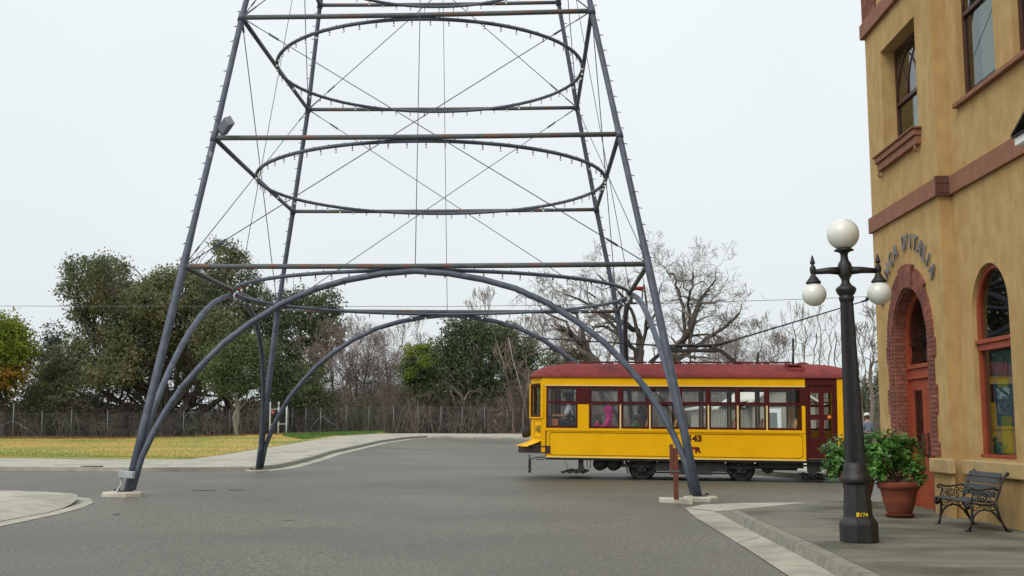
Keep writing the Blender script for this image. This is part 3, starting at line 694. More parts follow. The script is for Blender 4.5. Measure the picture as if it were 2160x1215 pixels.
# numbers
NUM = mat('painted_number', (.05, .02, .012), rough=.5)
# number on the slanted front panel
a, b = Vector((-3.95, 0, 0)), Vector((-4.22, .38, 0)); t = (a - b).normalized(); n_ = Vector((t.y, -t.x, 0)); n_ = n_ if n_.y < 0 else -n_
mw = Matrix((t, Vector((0, 0, 1)), n_)).transposed().to_4x4(); c_ = (a + b) / 2 + n_ * .003; mw.translation = Vector((c_.x - .002, c_.y - .004, 1.22))
text_mesh('143', .26, .002, NUM, 'fleet_number', tram, mw, .006, .8)
MBp = MB()
for (u0, z0), (u1, z1) in zip([(-.19, 1.08), (.19, 1.08), (.19, 1.53), (-.19, 1.53)], [(.19, 1.08), (.19, 1.53), (-.19, 1.53), (-.19, 1.08)]):
    MBp.bar(c_ + t * u0 + Vector((0, 0, z0)), c_ + t * u1 + Vector((0, 0, z1)), .008, .008)
MBp.build('pinstripe', MAROON, tram)
for yy, rot, in ((-.003, 0),):
    bs = Matrix.Rotation(R(90), 4, 'X')
    text_mesh('143', .215, .002, MAROON, 'fleet_number', tram, Matrix.Translation((.10, yy, 1.035)) @ bs, .012, 1.15)
    text_mesh('J   R', .185, .002, MAROON, 'company_initials', tram, Matrix.Translation((.05, yy, .745)) @ bs, .012, 1.25)
    text_mesh('&', .22, .002, mat('initial_red', (.35, .01, .012), rough=.5), 'company_initials', tram, Matrix.Translation((.075, yy, .74)) @ bs, .014, 1.0)
# roof
nx, ny = 60, 16; V = []; Fc = []
XE = 4.42
for i in range(nx + 1):
    a = -1 + 2 * i / nx; x = XE * math.copysign(1 - (1 - abs(a)) ** 1.5, a) if False else XE * math.sin(a * math.pi / 2)
    ex = min(1., (XE - abs(x)) / 1.25); ef = math.sqrt(max(0, 1 - (1 - ex) ** 2))
    # plan half width narrows round the vestibules
    if abs(x) > 3.95: hw = (WD / 2 + .05) * math.sqrt(max(0.0, 1 - ((abs(x) - 3.95) / (XE - 3.95 + .001)) ** 2.2)); hw = max(hw, .02)
    else: hw = WD / 2 + .05
    for j in range(ny + 1):
        v = -1 + 2 * j / ny; h = (1 - abs(v) ** 2.4)
        V.append((x, WD / 2 + v * hw, ZR + .005 + .41 * h * ef))
for i in range(nx):
    for j in range(ny): q = i * (ny + 1) + j; Fc.append((q, q + ny + 1, q + ny + 2, q + 1))
mb = MB(); mb.add(V, Fc, 0, True)
rf = TB(mb, 'roof', ROOFR, fix=True); sol = rf.modifiers.new('thick', 'SOLIDIFY'); sol.thickness = .03; sol.offset = -1
mb = MB(); rim = [(-x if 0 else x, y, ZR + .0) for x, y in [(-4.44, WD / 2), (-4.38, .72), (-4.22, .3), (-3.95, -.03), (XR + .9, -.03), (4.22, .3), (4.38, .72), (4.44, WD / 2), (4.38, WD - .72), (4.22, WD - .3), (3.95, WD + .03), (-3.95, WD + .03), (-4.22, WD - .3), (-4.38, WD - .72)]]
mb.tube(rim, .022, 6, closed=True); mb.build('gutter_moulding', ROOFR, rf)
# roof boards and gear
DR = mat('dark_red_plank', (.09, .02, .02), (.14, .035, .03), 6, .7)
yc = WD / 2
for x0, x1 in ((-3.05, -2.1), (-2.06, -1.2), (-1.16, -.2), (-.16, .85), (.89, 1.7), (1.74, 2.7)):
    mb = MB(); mb.box(x0, x1, yc - .2, yc - .06, 3.155, 3.185); mb.box(x0, x1, yc + .06, yc + .2, 3.155, 3.185)
    for xx in (x0 + .12, x1 - .12): mb.box(xx - .03, xx + .03, yc - .22, yc + .22, 3.1, 3.153)
    mb.build('roof_board', DR, tram)
for x in (-1.85, -.35, 1.3, 3.0, -3.3):
    mb = MB(); mb.lathe([(.1, 0), (.1, .07), (.17, .08), (.17, .11), (.05, .14)], (x, yc + (.35 if abs(x) < 3 else 0), 3.09 if abs(x) < 2.9 else 3.04), 14); mb.build('ventilator', ROOFR, tram)
BLK = BLACKM
mb = MB(); zb = 3.49
for yy in (yc - .18, yc + .18):
    mb.bar((-.75, yy, zb), (.85, yy, zb), .05, .07)
    mb.bar((.82, yy, zb), (1.22, yy, 3.17), .05, .08); mb.bar((-.72, yy, zb), (-1.1, yy, 3.17), .05, .08)
for x in (.0, .12): mb.bar((x, yc - .18, zb), (x, yc - .18, 3.2), .03, .03); mb.bar((x, yc + .18, zb), (x, yc + .18, 3.2), .03, .03)
for x in (-.6, .7): mb.bar((x, yc - .22, zb + .04), (x, yc + .22, zb + .04), .08, .05)
mb.build('trolley_frame', BLK, tram)
def trolley(x0, x1, z1, d, wheelup):
    base = Vector((x0, yc, zb + .12)); tip = Vector((x1, yc, z1)); t = (tip - base).normalized(); mb = MB()
    mb.lathe([(.12, -.1), (.12, -.04), (.06, 0), (.06, .05)], base, 12)
    mb.tube([base - Vector((d * .12, 0, 0)), base + t * .35, base + t * .5], [.05, .045, .035], 8)
    for yy in (-.08, .08): mb.tube([base + Vector((-d * .08, yy, .02)), base + Vector((-d * .52, yy, .02))], .042, 8); mb.tube([base + Vector((-d * .5, yy, .02)), base + Vector((-d * .6, yy, .02))], .02, 6)
    mb.tube([base + t * .3, tip], [.024, .015], 8)
    o = mb.build('trolley_pole', BLK, tram)
    h = MB(); h.bar(tip - t * .14, tip + t * .06, .04, .05); h.lathe([(.05, -.02), (.03, 0), (.05, .02)], tip + Vector((d * .02, 0, .04)), 12, axis=(0, 1, 0)); h.build('trolley_wheel', BLK, o)
    return tip
tipR = trolley(.62, 4.72, 4.86, 1, True); tipL = trolley(-.45, -5.18, 3.9, -1, False)
ROPE = mat('pale_rope', (.45, .43, .38), rough=.9)
mb = MB(); mb.tube([tipR, tipR + Vector((-.02, 0, -.6)), (4.55, yc, 3.0)], .009, 5); mb.build('trolley_rope', ROPE, tram)
mb = MB(); mb.tube([tipL + Vector((.1, 0, 0)), (-4.95, yc, 3.3), (-4.75, yc, 2.6), (-4.5, yc, 1.6)], .009, 5); mb.build('trolley_rope', ROPE, tram)
mb = MB(); mb.tube([(2.75, yc, 3.1), (2.76, yc, 3.4)], .035, 7); mb.tube([(2.76, yc, 3.4), (2.765, yc, 3.8)], [.02, .035], 7); mb.lathe([(.03, 0), (.001, .06)], (2.765, yc, 3.8), 7); mb.build('pole_hook', BLK, tram)
mb = MB(); mb.tube([(2.5, .3, 3.02), (2.62, .2, 2.93), (2.95, .2, 2.93), (2.95, .3, 2.99)], .018, 6); mb.tube([(2.55, .5, 3.08), (2.9, .45, 3.08), (2.95, .2, 2.96)], .02, 6); mb.box(2.48, 2.9, .42, .6, 3.05, 3.1); mb.build('roof_step', ROOFR, tram)
# rear door on the near side
dm = MB()
dm.box(2.952, 3.02, .0, .06, ZB, ZR); dm.box(3.70, 3.76, .0, .06, ZB, ZR); dm.box(3.02, 3.70, .0, .06, ZW + .07, ZR); dm.build('door_frame', MAROON, tram)
for x0, x1 in ((3.022, 3.358), (3.362, 3.698)):
    mb = MB(); y0, y1 = .03, .065; f = .065
    mb.box(x0, x0 + f, y0, y1, .62, ZW + .07); mb.box(x1 - f, x1, y0, y1, .62, ZW + .07)
    for z0, z1 in ((.62, .78), (1.08, 1.17), (1.62, 1.76), (2.05, 2.09), (2.32, ZW + .07)): mb.box(x0 + f, x1 - f, y0, y1, z0, z1)
    mb.box(x0 + f, x1 - f, y0 + .012, y1 - .01, .78, 1.08)
    o = mb.build('door', MAROON, tram)
    for z0, z1 in ((1.17, 1.62), (1.76, 2.05), (2.09, 2.32)): MB().box(x0 + f, x1 - f, .045, .05, z0, z1).build('pane', GLASS, o)
MB().box(3.76, 3.97, -.005, .06, ZB + .1, ZR).build('corner_post', YEL, tram)
mb = MB(); mb.lathe([(.055, 0), (.055, .012), (.001, .016)], (3.56, .028, 1.69), 16, axis=(0, -1, 0)); mb.build('round_marker', mat('orange_marker', (.7, .22, .01), rough=.4), tram)
MB().box(2.96, 3.8, -.06, .3, .55, .575).build('door_step', BLACKM, tram)
# far door frame (front end)
dm = MB(); dm.box(-3.02, -2.952, WD - .06, WD, ZB, ZR); dm.box(-3.9, -3.70, WD - .06, WD, ZB, ZR); dm.box(-3.70, -3.02, WD - .06, WD, ZW, ZR); dm.box(-3.7, -3.02, WD - .05, WD - .01, ZB, 1.2); dm.box(-3.39, -3.33, WD - .05, WD, 1.2, ZW); dm.box(-3.7, -3.02, WD - .05, WD - .01, 1.98, 2.04); dm.build('door_frame', MAROON, tram)
# interior
MB().box(-3.9, 3.9, .05, WD - .05, .70, .76).build('floor', DARKW, tram)
CEIL = mat('ceiling_paint', (.4, .34, .24), rough=.8)
MB().box(-3.9, 3.9, .08, WD - .08, 2.60, 2.62).build('ceiling', CEIL, tram)
for x in (-2.85, 2.9):
    mb = MB(); mb.box(x - .03, x + .03, .06, .7, .76, 2.6); mb.box(x - .03, x + .03, WD - .7, WD - .06, .76, 1.3); mb.box(x - .03, x + .03, WD - .16, WD - .06, 1.3, 2.6); mb.build('bulkhead', DARKW, tram) if x > 0 else None
GP = mat('brass_pole', (.28, .2, .06), rough=.4, metal=.6)
for x, y in ((2.72, .9), (3.0, 1.5), (-2.8, 1.4)):
    mb = MB(); mb.tube([(x, y, .76), (x, y, 2.6)], .016, 8); mb.build('grab_pole', GP, tram)
RAT = mat('rattan_seat', (.55, .27, .12), (.45, .21, .09), 20, .6); 
def seat(x, y, lean):
    mb = MB(); mb.box(x - .2, x + .2, y - .42, y + .42, 1.12, 1.2); mb.box(x - .03, x + .03, y - .3, y + .3, .76, 1.12)
    o = mb.build('seat', RAT, tram, bevel=.02)
    P = [(y - .4, 1.24), (y - .43, 1.5), (y - .38, 1.6), (y - .3, 1.585), (y - .14, 1.62), (y - .06, 1.655), (y + .06, 1.655), (y + .14, 1.62), (y + .3, 1.585), (y + .38, 1.6), (y + .43, 1.5), (y + .4, 1.24)]
    b_ = MB(); bx = x + lean * .22
    b_.prism([(bx + lean * (z - 1.24) * .22, yy, z) for yy, z in P], (.05, 0, .0)); b_.build('seat_back', RAT, o, fix=True)
    r_ = MB(); r_.tube([(bx + lean * .1 + .02, y - .44, 1.52), (bx + lean * .02, y - .44, 1.15)], .014, 6); r_.build('seat_arm', GP, o)
for x in (-2.2, -1.45, -.7, .1, .85, 1.62):
    seat(x, .52, 1); seat(x, WD - .52, 1)
for (x, y0) in ((2.4, .5), (2.4, WD - .5)): seat(x, y0, 1)
mb = MB(); mb.box(-3.95, -3.72, .75, 1.05, .76, 1.62); mb.build('controller', mat('orange_box', (.4, .12, .02), rough=.5) if 0 else DARKW, tram, bevel=.01)
mb = MB(); mb.box(-3.72, -3.55, .3, .48, 1.15, 1.58); mb.build('fare_box', mat('orange_paint', (.50, .13, .03), rough=.5), tram, bevel=.01)
mb = MB(); mb.tube([(-3.6, .4, .76), (-3.6, .4, 1.15)], .03, 8); mb.build('fare_box_stand', BLACKM, tram)
mb = MB(); mb.tube([(-3.2, .75, .76), (-3.2, .75, 1.38)], .03, 8); mb.lathe([(.17, 0), (.18, .04), (.16, .06)], (-3.2, .75, 1.36), 14); mb.build('driver_stool', DARKW, tram)
# running gear
mb = MB(); mb.box(-3.85, 3.9, .04, .16, .5, ZB - .03); mb.box(-3.85, 3.9, WD - .16, WD - .04, .5, ZB - .03)
for x in (-3.6, -2.6, -1.9, -.6, .6, 1.9, 2.6, 3.6): mb.box(x - .05, x + .05, .16, WD - .16, .5, .57)
mb.build('underframe', BLACKM, tram)
for x in (-1.3, 1.31):
    for y in (.46, 1.89):
        mb = MB(); s_ = -1 if y < 1 else 1
        mb.lathe([(.05, -.07), (.30, -.06), (.33, -.07), (.335, .05), (.37, .055), (.37, .08), (.3, .08), (.05, .05)], (x, y, .335), 28, axis=(0, -s_, 0))
        for k in range(6):
            a = k * math.pi / 3; mb.bar((x + .06 * math.cos(a), y + s_ * .06, .335 + .06 * math.sin(a)), (x + .3 * math.cos(a), y + s_ * .06, .335 + .3 * math.sin(a)), .03, .04, up=(0, 1, 0))
        wo = mb.build('wheel', BLACKM, tram)
        b_ = MB(); b_.box(x - .12, x + .12, y + s_ * .13, y + s_ * .24, .22, .45); b_.lathe([(.08, 0), (.06, .03), (.001, .04)], (x, y + s_ * .24, .335), 10, axis=(0, s_, 0)); b_.build('axle_box', BLACKM, wo, bevel=.01)
    mb = MB(); mb.tube([(x, .46, .335), (x, 1.89, .335)], .05, 8); mb.build('axle', BLACKM, tram)
    for s_ in (-1, 1):
        mb = MB()
        for k in range(7): pass
        pts = [(x + s_ * .27 + .05 * math.cos(a * .9), .27 + .05 * math.sin(a * .9), .36 + a * .0042) for a in range(0, 44)]
        mb.tube(pts, .012, 5); mb.lathe([(.07, 0), (.07, .02)], (x + s_ * .27, .27, .34), 10); mb.build('spring', BLACKM, tram)
for y in (.25, 2.1):
    mb = MB(); mb.bar((-1.85, y, .37), (1.85, y, .37), .05, .09); mb.bar((-1.05, y, .2), (1.05, y, .2), .04, .04)
    for x0, x1 in ((-1.05, -.9), (1.05, .9), (-.3, -.3), (.3, .3)): mb.bar((x0, y, .2), (x1, y, .36), .04, .04)
    for x in (-1.8, -1.6, 1.6, 1.8): mb.bar((x, y, .37), (x, y, .5), .05, .05)
    mb.box(-.93, .93, y - .1, y - .03, .24, .47); mb.box(-.55, .55, y - .14, y - .1, .16, .3)
    for xx in (-1.3, 1.31): mb.box(xx - .3, xx + .3, y - .02, y + .02, .44, .56)
    mb.build('truck_frame', BLACKM, tram)
mb = MB(); mb.box(-.75, -.05, .75, 1.6, .24, .5); mb.box(.2, .8, .7, 1.5, .27, .5); mb.build('traction_motor', BLACKM, tram, bevel=.03)
for x in (-2.43, -2.06):
    mb = MB(); mb.lathe([(.05, -.02), (.17, 0), (.185, .04), (.185, .9), (.17, .94), (.05, .96)], (x, .35, .40), 18, axis=(0, 1, 0)); mb.build('air_tank', BLACKM, tram)
mb = MB(); mb.tube([(-2.75, .2, .5), (-2.75, .2, .32), (-2.66, .2, .3), (-2.66, .2, .5)], .012, 5); mb.bar((-1.72, .12, .5), (-1.66, .12, .16), .02, .04); mb.build('hanger', BLACKM, tram)
mb = MB(); mb.bar((-4.3, .15, .62), (-4.3, .15, .5), .03, .05)
for k in range(5): mb.ball((-4.3 + .01 * (k % 2), .15, .46 - .07 * k), .045, 7)
mb.tube([(-4.27, .15, .5), (-4.1, .12, .56), (-3.2, .12, .555)], .016, 6); mb.tube([(-4.1, .12, .56), (-4.1, .12, .5), (-3.9, .12, .5), (-3.9, .12, .56)], .012, 5); mb.tube([(-3.35, .12, .55), (-3.25, .12, .2)], .006, 4)
mb.build('gate_linkage', BLACKM, tram)
mb = MB()
for k in range(7): mb.bar((-3.42 + k * .09, .1, .16 + .02 * (k % 2)), (-3.42 + k * .09, 2.2, .16 + .02 * (k % 2)), .045, .05)
mb.bar((-3.45, .12, .185), (-2.85, .12, .2), .03, .03); mb.build('lifeguard', BLACKM, tram)
mb = MB()
for k in range(5): mb.box(-3.0 + .02 * k, -2.82 - .02 * k, .08, .3, .2 + k * .07, .25 + k * .07)
mb.box(-2.98, -2.85, .1, .25, .18, .56); mb.build('lifeguard_bracket', BLACKM, tram)
mb = MB(); mb.box(2.1, 2.75, .3, 1.2, .3, .5); mb.lathe([(.15, 0), (.16, .02), (.16, .5), (.15, .52)], (2.0, .4, .36), 14, axis=(0, 1, 0)); mb.box(3.0, 3.35, .12, .4, .28, .5); mb.bar((2.7, .2, .42), (4.1, .2, .5), .04, .05); mb.build('equipment_box', BLACKM, tram, bevel=.01)
for q in ((1.72, 2.9, .2, .3, .36, .498), (3.4, 3.9, .3, 1.8, .34, .498)): MB().box(*q).build('equipment_box', BLACKM, tram, bevel=.01)
mb = MB()
for k in range(7): mb.bar((2.95 + k * .09, .1, .16 + .02 * (k % 2)), (2.95 + k * .09, 2.2, .16 + .02 * (k % 2)), .045, .05)
mb.box(3.05, 3.2, .1, .25, .2, .5); mb.build('lifeguard', BLACKM, tram)

# overhead wire
def tW(px, py):      # the vertical plane over the middle of the track
    n_ = TN; P0 = TO + TN * (WD / 2); d = ray(px, py); return CAM + d * ((P0 - CAM).dot(n_) / d.dot(n_))
pts = [tW(-500, 645), tW(0, 645.5), tW(450, 646.5), tW(940, 646.5), tW(1370, 641), tW(1700, 631), tW(1822, 626), tW(2300, 612)]
mb = MB(); mb.tube(pts, .0075, 5); tag(mb.build('trolley_wire', WIRE), 'thin overhead trolley wire running above the tram across the view', 'overhead wire')
a = tW(1325, 641); mb = MB(); mb.tube([a + Vector((-.25, 0, .02)), a + Vector((.25, 0, .02))], .03, 6); tag(mb.build('wire_splice', BLACKM), 'short dark splice clamped on the overhead wire beside the right arch tube', 'wire clamp')

# ------------------------------------------------------------------ people
SKIN = mat('skin', (.46, .24, .16), rough=.55); SKIN2 = mat('brown_skin', (.20, .09, .055), rough=.55); EYE = mat('eye', (.02, .02, .02), rough=.3)
def skin_mesh(verts, edges, radii, root, name, M, parent, sub=1, extra=None):
    me = bpy.data.meshes.new(name); me.from_pydata(verts, edges, []); o = bpy.data.objects.new(name, me); COL.objects.link(o)
    md = o.modifiers.new('skin', 'SKIN'); md.use_smooth_shade = True
    for i, s in enumerate(me.skin_vertices[0].data):
        r = radii[i]; s.radius = r if hasattr(r, '__len__') else (r, r); s.use_root = (i == root)
    sb = o.modifiers.new('sub', 'SUBSURF'); sb.levels = sub; sb.render_levels = sub
    bpy.context.view_layer.update()
    m2 = bpy.data.meshes.new_from_object(o.evaluated_get(bpy.context.evaluated_depsgraph_get())); bpy.data.objects.remove(o)
    if extra:
        bm = bmesh.new(); bm.from_mesh(m2)
        t = bpy.data.meshes.new('x'); t.from_pydata(extra.v, [], extra.f); t.polygons.foreach_set('use_smooth', [True] * len(extra.f)); bm.from_mesh(t); bm.to_mesh(m2); bm.free()
    m2.materials.clear(); m2.materials.append(M); q = bpy.data.objects.new(name, m2); COL.objects.link(q); q.parent = parent; return q
def hand(mb, w, d):
    """palm with five separate bent fingers"""
    w = Vector(w); d = Vector(d).normalized(); sd = d.cross(Vector((0, 0, 1))).normalized(); up = sd.cross(d)
    mb.tube([w - d * .01, w + d * .045, w + d * .085], [.028, .036, .03], 7)
    for k, (o, l) in enumerate(((-.028, .06), (-.01, .072), (.009, .068), (.026, .052))):
        b = w + d * .08 + sd * o; mb.tube([b, b + d * l * .5 - up * .008, b + d * l * .8 - up * .035], [.0095, .009, .007], 6)
    b = w + d * .03 - sd * .032; mb.tube([b, b - sd * .025 + d * .03 - up * .01, b - sd * .02 + d * .055 - up * .02], [.011, .01, .008], 6)
def person(label, loc, yaw, sc, skin, top, legs, pose='sit', hair=None, hood=None, hat=None, sleeves=None, vest=None, lean=0., reach=.3, hairlen=.1):
    p = thing('person', label, 'person', loc, (0, 0, yaw)); p.scale = (sc,) * 3
    ln = lambda z: lean * max(0, z)
    if pose == 'sit':
        J = dict(pel=(0, 0, .06), sp=(0, ln(.25), .25), ch=(0, ln(.42), .42), nk=(0, ln(.55), .56), jw=(0, ln(.64) + .015, .64), hd=(0, ln(.7) + .01, .72), tp=(0, ln(.78), .80),
                 hl=(-.1, .02, .04), kl=(-.11, .42, .06), al=(-.11, .44, -.36), tl=(-.11, .58, -.41), hr=(.1, .02, .04), kr=(.11, .42, .06), ar=(.11, .44, -.36), tr=(.11, .58, -.41))
    else:
        J = dict(pel=(0, 0, .92), sp=(0, 0, 1.1), ch=(0, .01, 1.3), nk=(0, 0, 1.46), jw=(0, .02, 1.53), hd=(0, .01, 1.61), tp=(0, 0, 1.69),
                 hl=(-.1, 0, .88), kl=(-.11, .03, .48), al=(-.12, 0, .08), tl=(-.13, .14, .03), hr=(.1, 0, .88), kr=(.11, .03, .48), ar=(.12, 0, .08), tr=(.13, .14, .03))
    ch = Vector(J['ch'])
    for s_, c_ in ((-1, 'l'), (1, 'r')):
        J['s' + c_] = tuple(ch + Vector((s_ * .175, 0, .06)))
        if pose == 'sit': J['e' + c_] = tuple(ch + Vector((s_ * .23, .1, -.18))); J['w' + c_] = tuple(ch + Vector((s_ * .15, reach, -.17)))
        else: J['e' + c_] = tuple(ch + Vector((s_ * .25, -.01, -.2))); J['w' + c_] = tuple(ch + Vector((s_ * .24, .1, -.42)))
    Rr = dict(pel=(.15, .11), sp=(.13, .095), ch=(.155, .10), nk=(.055, .055), jw=(.062, .075), hd=(.078, .095), tp=(.05, .06), hl=(.085, .085), kl=(.058, .058), al=(.04, .04), tl=(.035, .025), hr=(.085, .085), kr=(.058, .058), ar=(.04, .04), tr=(.035, .025),
              sl=(.06, .06), el=(.042, .042), wl=(.028, .028), sr=(.06, .06), er=(.042, .042), wr=(.028, .028))
    Ed = [('pel', 'sp'), ('sp', 'ch'), ('ch', 'nk'), ('nk', 'jw'), ('jw', 'hd'), ('hd', 'tp'), ('pel', 'hl'), ('hl', 'kl'), ('kl', 'al'), ('al', 'tl'), ('pel', 'hr'), ('hr', 'kr'), ('kr', 'ar'), ('ar', 'tr'), ('ch', 'sl'), ('sl', 'el'), ('el', 'wl'), ('ch', 'sr'), ('sr', 'er'), ('er', 'wr')]
    ks = list(J); ix = {k: i for i, k in enumerate(ks)}
    ex = MB(); 
    for c_ in 'lr': hand(ex, J['w' + c_], Vector(J['w' + c_]) - Vector(J['e' + c_]))
    hd = Vector(J['hd'])
    ex.add([hd + Vector(v) for v in ((-.014, .088, -.02), (.014, .088, -.02), (0, .118, -.022), (0, .088, .022), (0, .09, -.03))], [(0, 2, 3), (2, 1, 3), (0, 4, 2), (4, 1, 2)])
    for s_ in (-1, 1): ex.ball(hd + Vector((s_ * .08, -.005, -.01)), .02, 6, sq=1.4)
    skin_mesh([J[k] for k in ks], [(ix[a], ix[b]) for a, b in Ed], [Rr[k] for k in ks], ix['pel'], 'body', skin, p, 2, ex)
    for s_ in (-1, 1):
        m_ = MB(); m_.ball(hd + Vector((s_ * .03, .088, .01)), .011, 6); m_.build('eye', EYE, p)
    m_ = MB(); m_.tube([hd + Vector((-.022, .088, -.045)), hd + Vector((0, .094, -.048)), hd + Vector((.022, .088, -.045))], .005, 5); m_.build('mouth', mat('lips', (.3, .08, .07), rough=.5), p)
    def garment(keys, edges, grow, nm, M, root):
        kk = {k: i for i, k in enumerate(keys)}
        skin_mesh([J[k] for k in keys], [(kk[a], kk[b]) for a, b in edges], [(Rr[k][0] + grow, Rr[k][1] + grow) for k in keys], kk[root], nm, M, p, 2)
    J['wl2'] = tuple(Vector(J['el']).lerp(Vector(J['wl']), .82)); J['wr2'] = tuple(Vector(J['er']).lerp(Vector(J['wr']), .82)); Rr['wl2'] = Rr['wr2'] = (.034, .034)
    J['nk2'] = tuple(Vector(J['ch']).lerp(Vector(J['nk']), .6)); Rr['nk2'] = (.075, .07)
    J['pl2'] = tuple(Vector(J['pel']) + Vector((0, 0, .02))); Rr['pl2'] = Rr['pel']
    if vest:
        garment(['pl2', 'sp', 'ch', 'nk2'], [('pl2', 'sp'), ('sp', 'ch'), ('ch', 'nk2')], .032, 'waistcoat', vest, 'pl2')
    sl = [J['el'], J['er']]
    J['el2'] = tuple(Vector(J['sl']).lerp(Vector(J['el']), .95)); J['er2'] = tuple(Vector(J['sr']).lerp(Vector(J['er']), .95)); Rr['el2'] = Rr['er2'] = (.06, .06)
    if sleeves == 'short':
        garment(['pl2', 'sp', 'ch', 'nk2', 'sl', 'el2', 'sr', 'er2'], [('pl2', 'sp'), ('sp', 'ch'), ('ch', 'nk2'), ('ch', 'sl'), ('sl', 'el2'), ('ch', 'sr'), ('sr', 'er2')], .018, 'shirt', top, 'pl2')
    else:
        garment(['pl2', 'sp', 'ch', 'nk2', 'sl', 'el', 'wl2', 'sr', 'er', 'wr2'], [('pl2', 'sp'), ('sp', 'ch'), ('ch', 'nk2'), ('ch', 'sl'), ('sl', 'el'), ('el', 'wl2'), ('ch', 'sr'), ('sr', 'er'), ('er', 'wr2')], .02, 'jacket', top, 'pl2')
    garment(['pel', 'hl', 'kl', 'al', 'hr', 'kr', 'ar'], [('pel', 'hl'), ('hl', 'kl'), ('kl', 'al'), ('pel', 'hr'), ('hr', 'kr'), ('kr', 'ar')], .016, 'trousers', legs, 'pel')
    for c_ in 'lr':
        m_ = MB(); a = Vector(J['a' + c_]); t = Vector(J['t' + c_]); m_.tube([a + Vector((0, -.05, -.03)), a.lerp(t, .5), t + Vector((0, .03, 0))], [.05, .052, .035], 8); m_.build('shoe', EYE, p)
    if hair:
        m_ = MB(); m_.ball(hd + Vector((0, -.018, .028)), .112, 14, sq=1.08)
        if hairlen > .1: m_.tube([hd + Vector((0, -.06, .02)), hd + Vector((0, -.09, -.1)), hd + Vector((0, -.09, -hairlen))], [.08, .085, .05], 10)
        m_.build('hair', hair, p)
    if hood:
        m_ = MB(); c0 = hd + Vector((0, -.02, .02)); m_.ball(c0, .145, 16, sq=1.12); m_.tube([hd + Vector((0, -.02, -.05)), Vector(J['nk']) + Vector((0, -.02, -.04))], [.12, .13], 12); m_.build('hood', hood, p)
    if hat:
        m_ = MB(); c0 = hd + Vector((0, .0, .055)); m_.lathe([(.17, 0), (.17, .012), (.098, .02), (.1, .09), (.085, .115), (.001, .12)], c0, 18, axis=(0, .12, 1)); m_.build('hat', hat, p)
    return p
def tw(x, y, z): return trm @ Vector((x, y, z))
PK = mat('pink_fleece', (.55, .02, .22), (.48, .015, .18), 12, .9); BLKC = mat('black_cloth', (.015, .016, .022), rough=.9); WSH = mat('white_shirt', (.62, .64, .66), rough=.8)
BR = mat('brown_hair', (.08, .045, .03), rough=.7); BH = mat('black_hair', (.012, .01, .01), rough=.5); GRC = mat('green_cotton', (.02, .16, .07), rough=.9); DNM = mat('denim', (.05, .07, .12), rough=.9); TANC = mat('tan_coat', (.14, .07, .045), rough=.9)
YW = R(90) - TY     # facing the front end of the tram
person('tram driver in a black hat, white shirt sleeves and dark waistcoat at the front window', tw(-3.22, .72, 1.44), YW, .98, SKIN, WSH, BLKC, hat=BLKC, vest=BLKC, hair=BH, lean=.12, sleeves='short', reach=.38)
person('seated passenger in a bright pink hooded jacket seen through the second tram window', tw(-2.16, .42, 1.17), YW, .9, SKIN, PK, DNM, hood=PK, lean=.05)
person('child in pink with long brown hair sitting before the pink hooded passenger', tw(-2.47, .36, 1.13), YW - .3, .68, SKIN, PK, DNM, hair=BR, hairlen=.25)
person('woman with black hair and brown skin sitting behind the third tram window', tw(-1.33, .68, 1.17), YW - .5, .9, SKIN2, TANC, DNM, hair=BH, hairlen=.3)
person('small child in a green top held before the woman with black hair in the tram', tw(-1.44, .32, 1.14), YW - .7, .66, SKIN2, GRC, DNM, hair=BH)
sp_ = G(1826, 916, 0); sY = 52.
q = W(1829, 880, sY); gz0 = gz(q.x, sY)
person('distant person in a white cap and grey blue jacket beside the corner of the building', (q.x, sY, gz0), .3, (q.z - gz0 + .12) / 1.72, SKIN, mat('greyblue_jacket', (.14, .17, .24), rough=.9), BLKC, pose='stand', hat=WHITE, hair=BR)

# ------------------------------------------------------------------ corner building
BA = .0172; BO = Vector((6.641 + math.sin(BA) * 18.5, 18.5, .20))
bank = thing('corner_building', 'ochre stucco corner building with terracotta bands and a brick door arch', 'building', BO, (0, 0, -BA))
# local frame: X into the wall, Y along the street front away from the viewer (s - 18.5), Z up
def P3(s, z, o=0): return Vector((o, s - 18.5, z - .2))
def arch_pts(s, zs, r, n=14, a0=0, a1=math.pi): return [(s + r * math.cos(a0 + (a1 - a0) * i / n), zs + r * math.sin(a0 + (a1 - a0) * i / n)) for i in range(n + 1)]
def wall(name, outer, holes, off, depth, M, par, thick_edges=()):
    """front face with openings and the reveals that run back into them"""
    loops = [[Vector((s, z, 0)) for s, z in outer]] + [[Vector((s, z, 0)) for s, z in h] for h in holes]
    tris = tessellate_polygon(loops); pts = [p for l in loops for p in l]; mb = MB()
    mb.add([P3(p.x, p.y, off) for p in pts], [tuple(t) for t in tris])
    for h, d in zip(holes, depth):
        k = len(h)
        for i in range(k):
            a, b = h[i], h[(i + 1) % k]; mb.add([P3(*a, off), P3(*b, off), P3(*b, off + d), P3(*a, off + d)], [(0, 1, 2, 3)])
    o = mb.build(name, M, par)
    bm = bmesh.new(); bm.from_mesh(o.data); bmesh.ops.remove_doubles(bm, verts=bm.verts, dist=1e-4)
    for f in bm.faces:
        if abs(f.normal.x) > .9:
            if f.normal.x > 0: f.normal_flip()
    bm.to_mesh(o.data); bm.free(); return o
LB = -.2
doorh = [(19.32, .15), (19.32, 3.03)] + arch_pts(20.25, 3.03, .93, 16)[1:-1] + [(21.18, 3.03), (21.18, .15)]
doorh = [(21.18, .105)] + arch_pts(20.25, 3.03, .93, 18) + [(19.32, .105)]
winL = [(19.32, 6.53), (21.25, 6.53), (21.25, 8.46), (19.32, 8.46)]
upL = [(19.5, 9.9), (21.2, 9.9), (21.2, 11.8), (19.5, 11.8)]
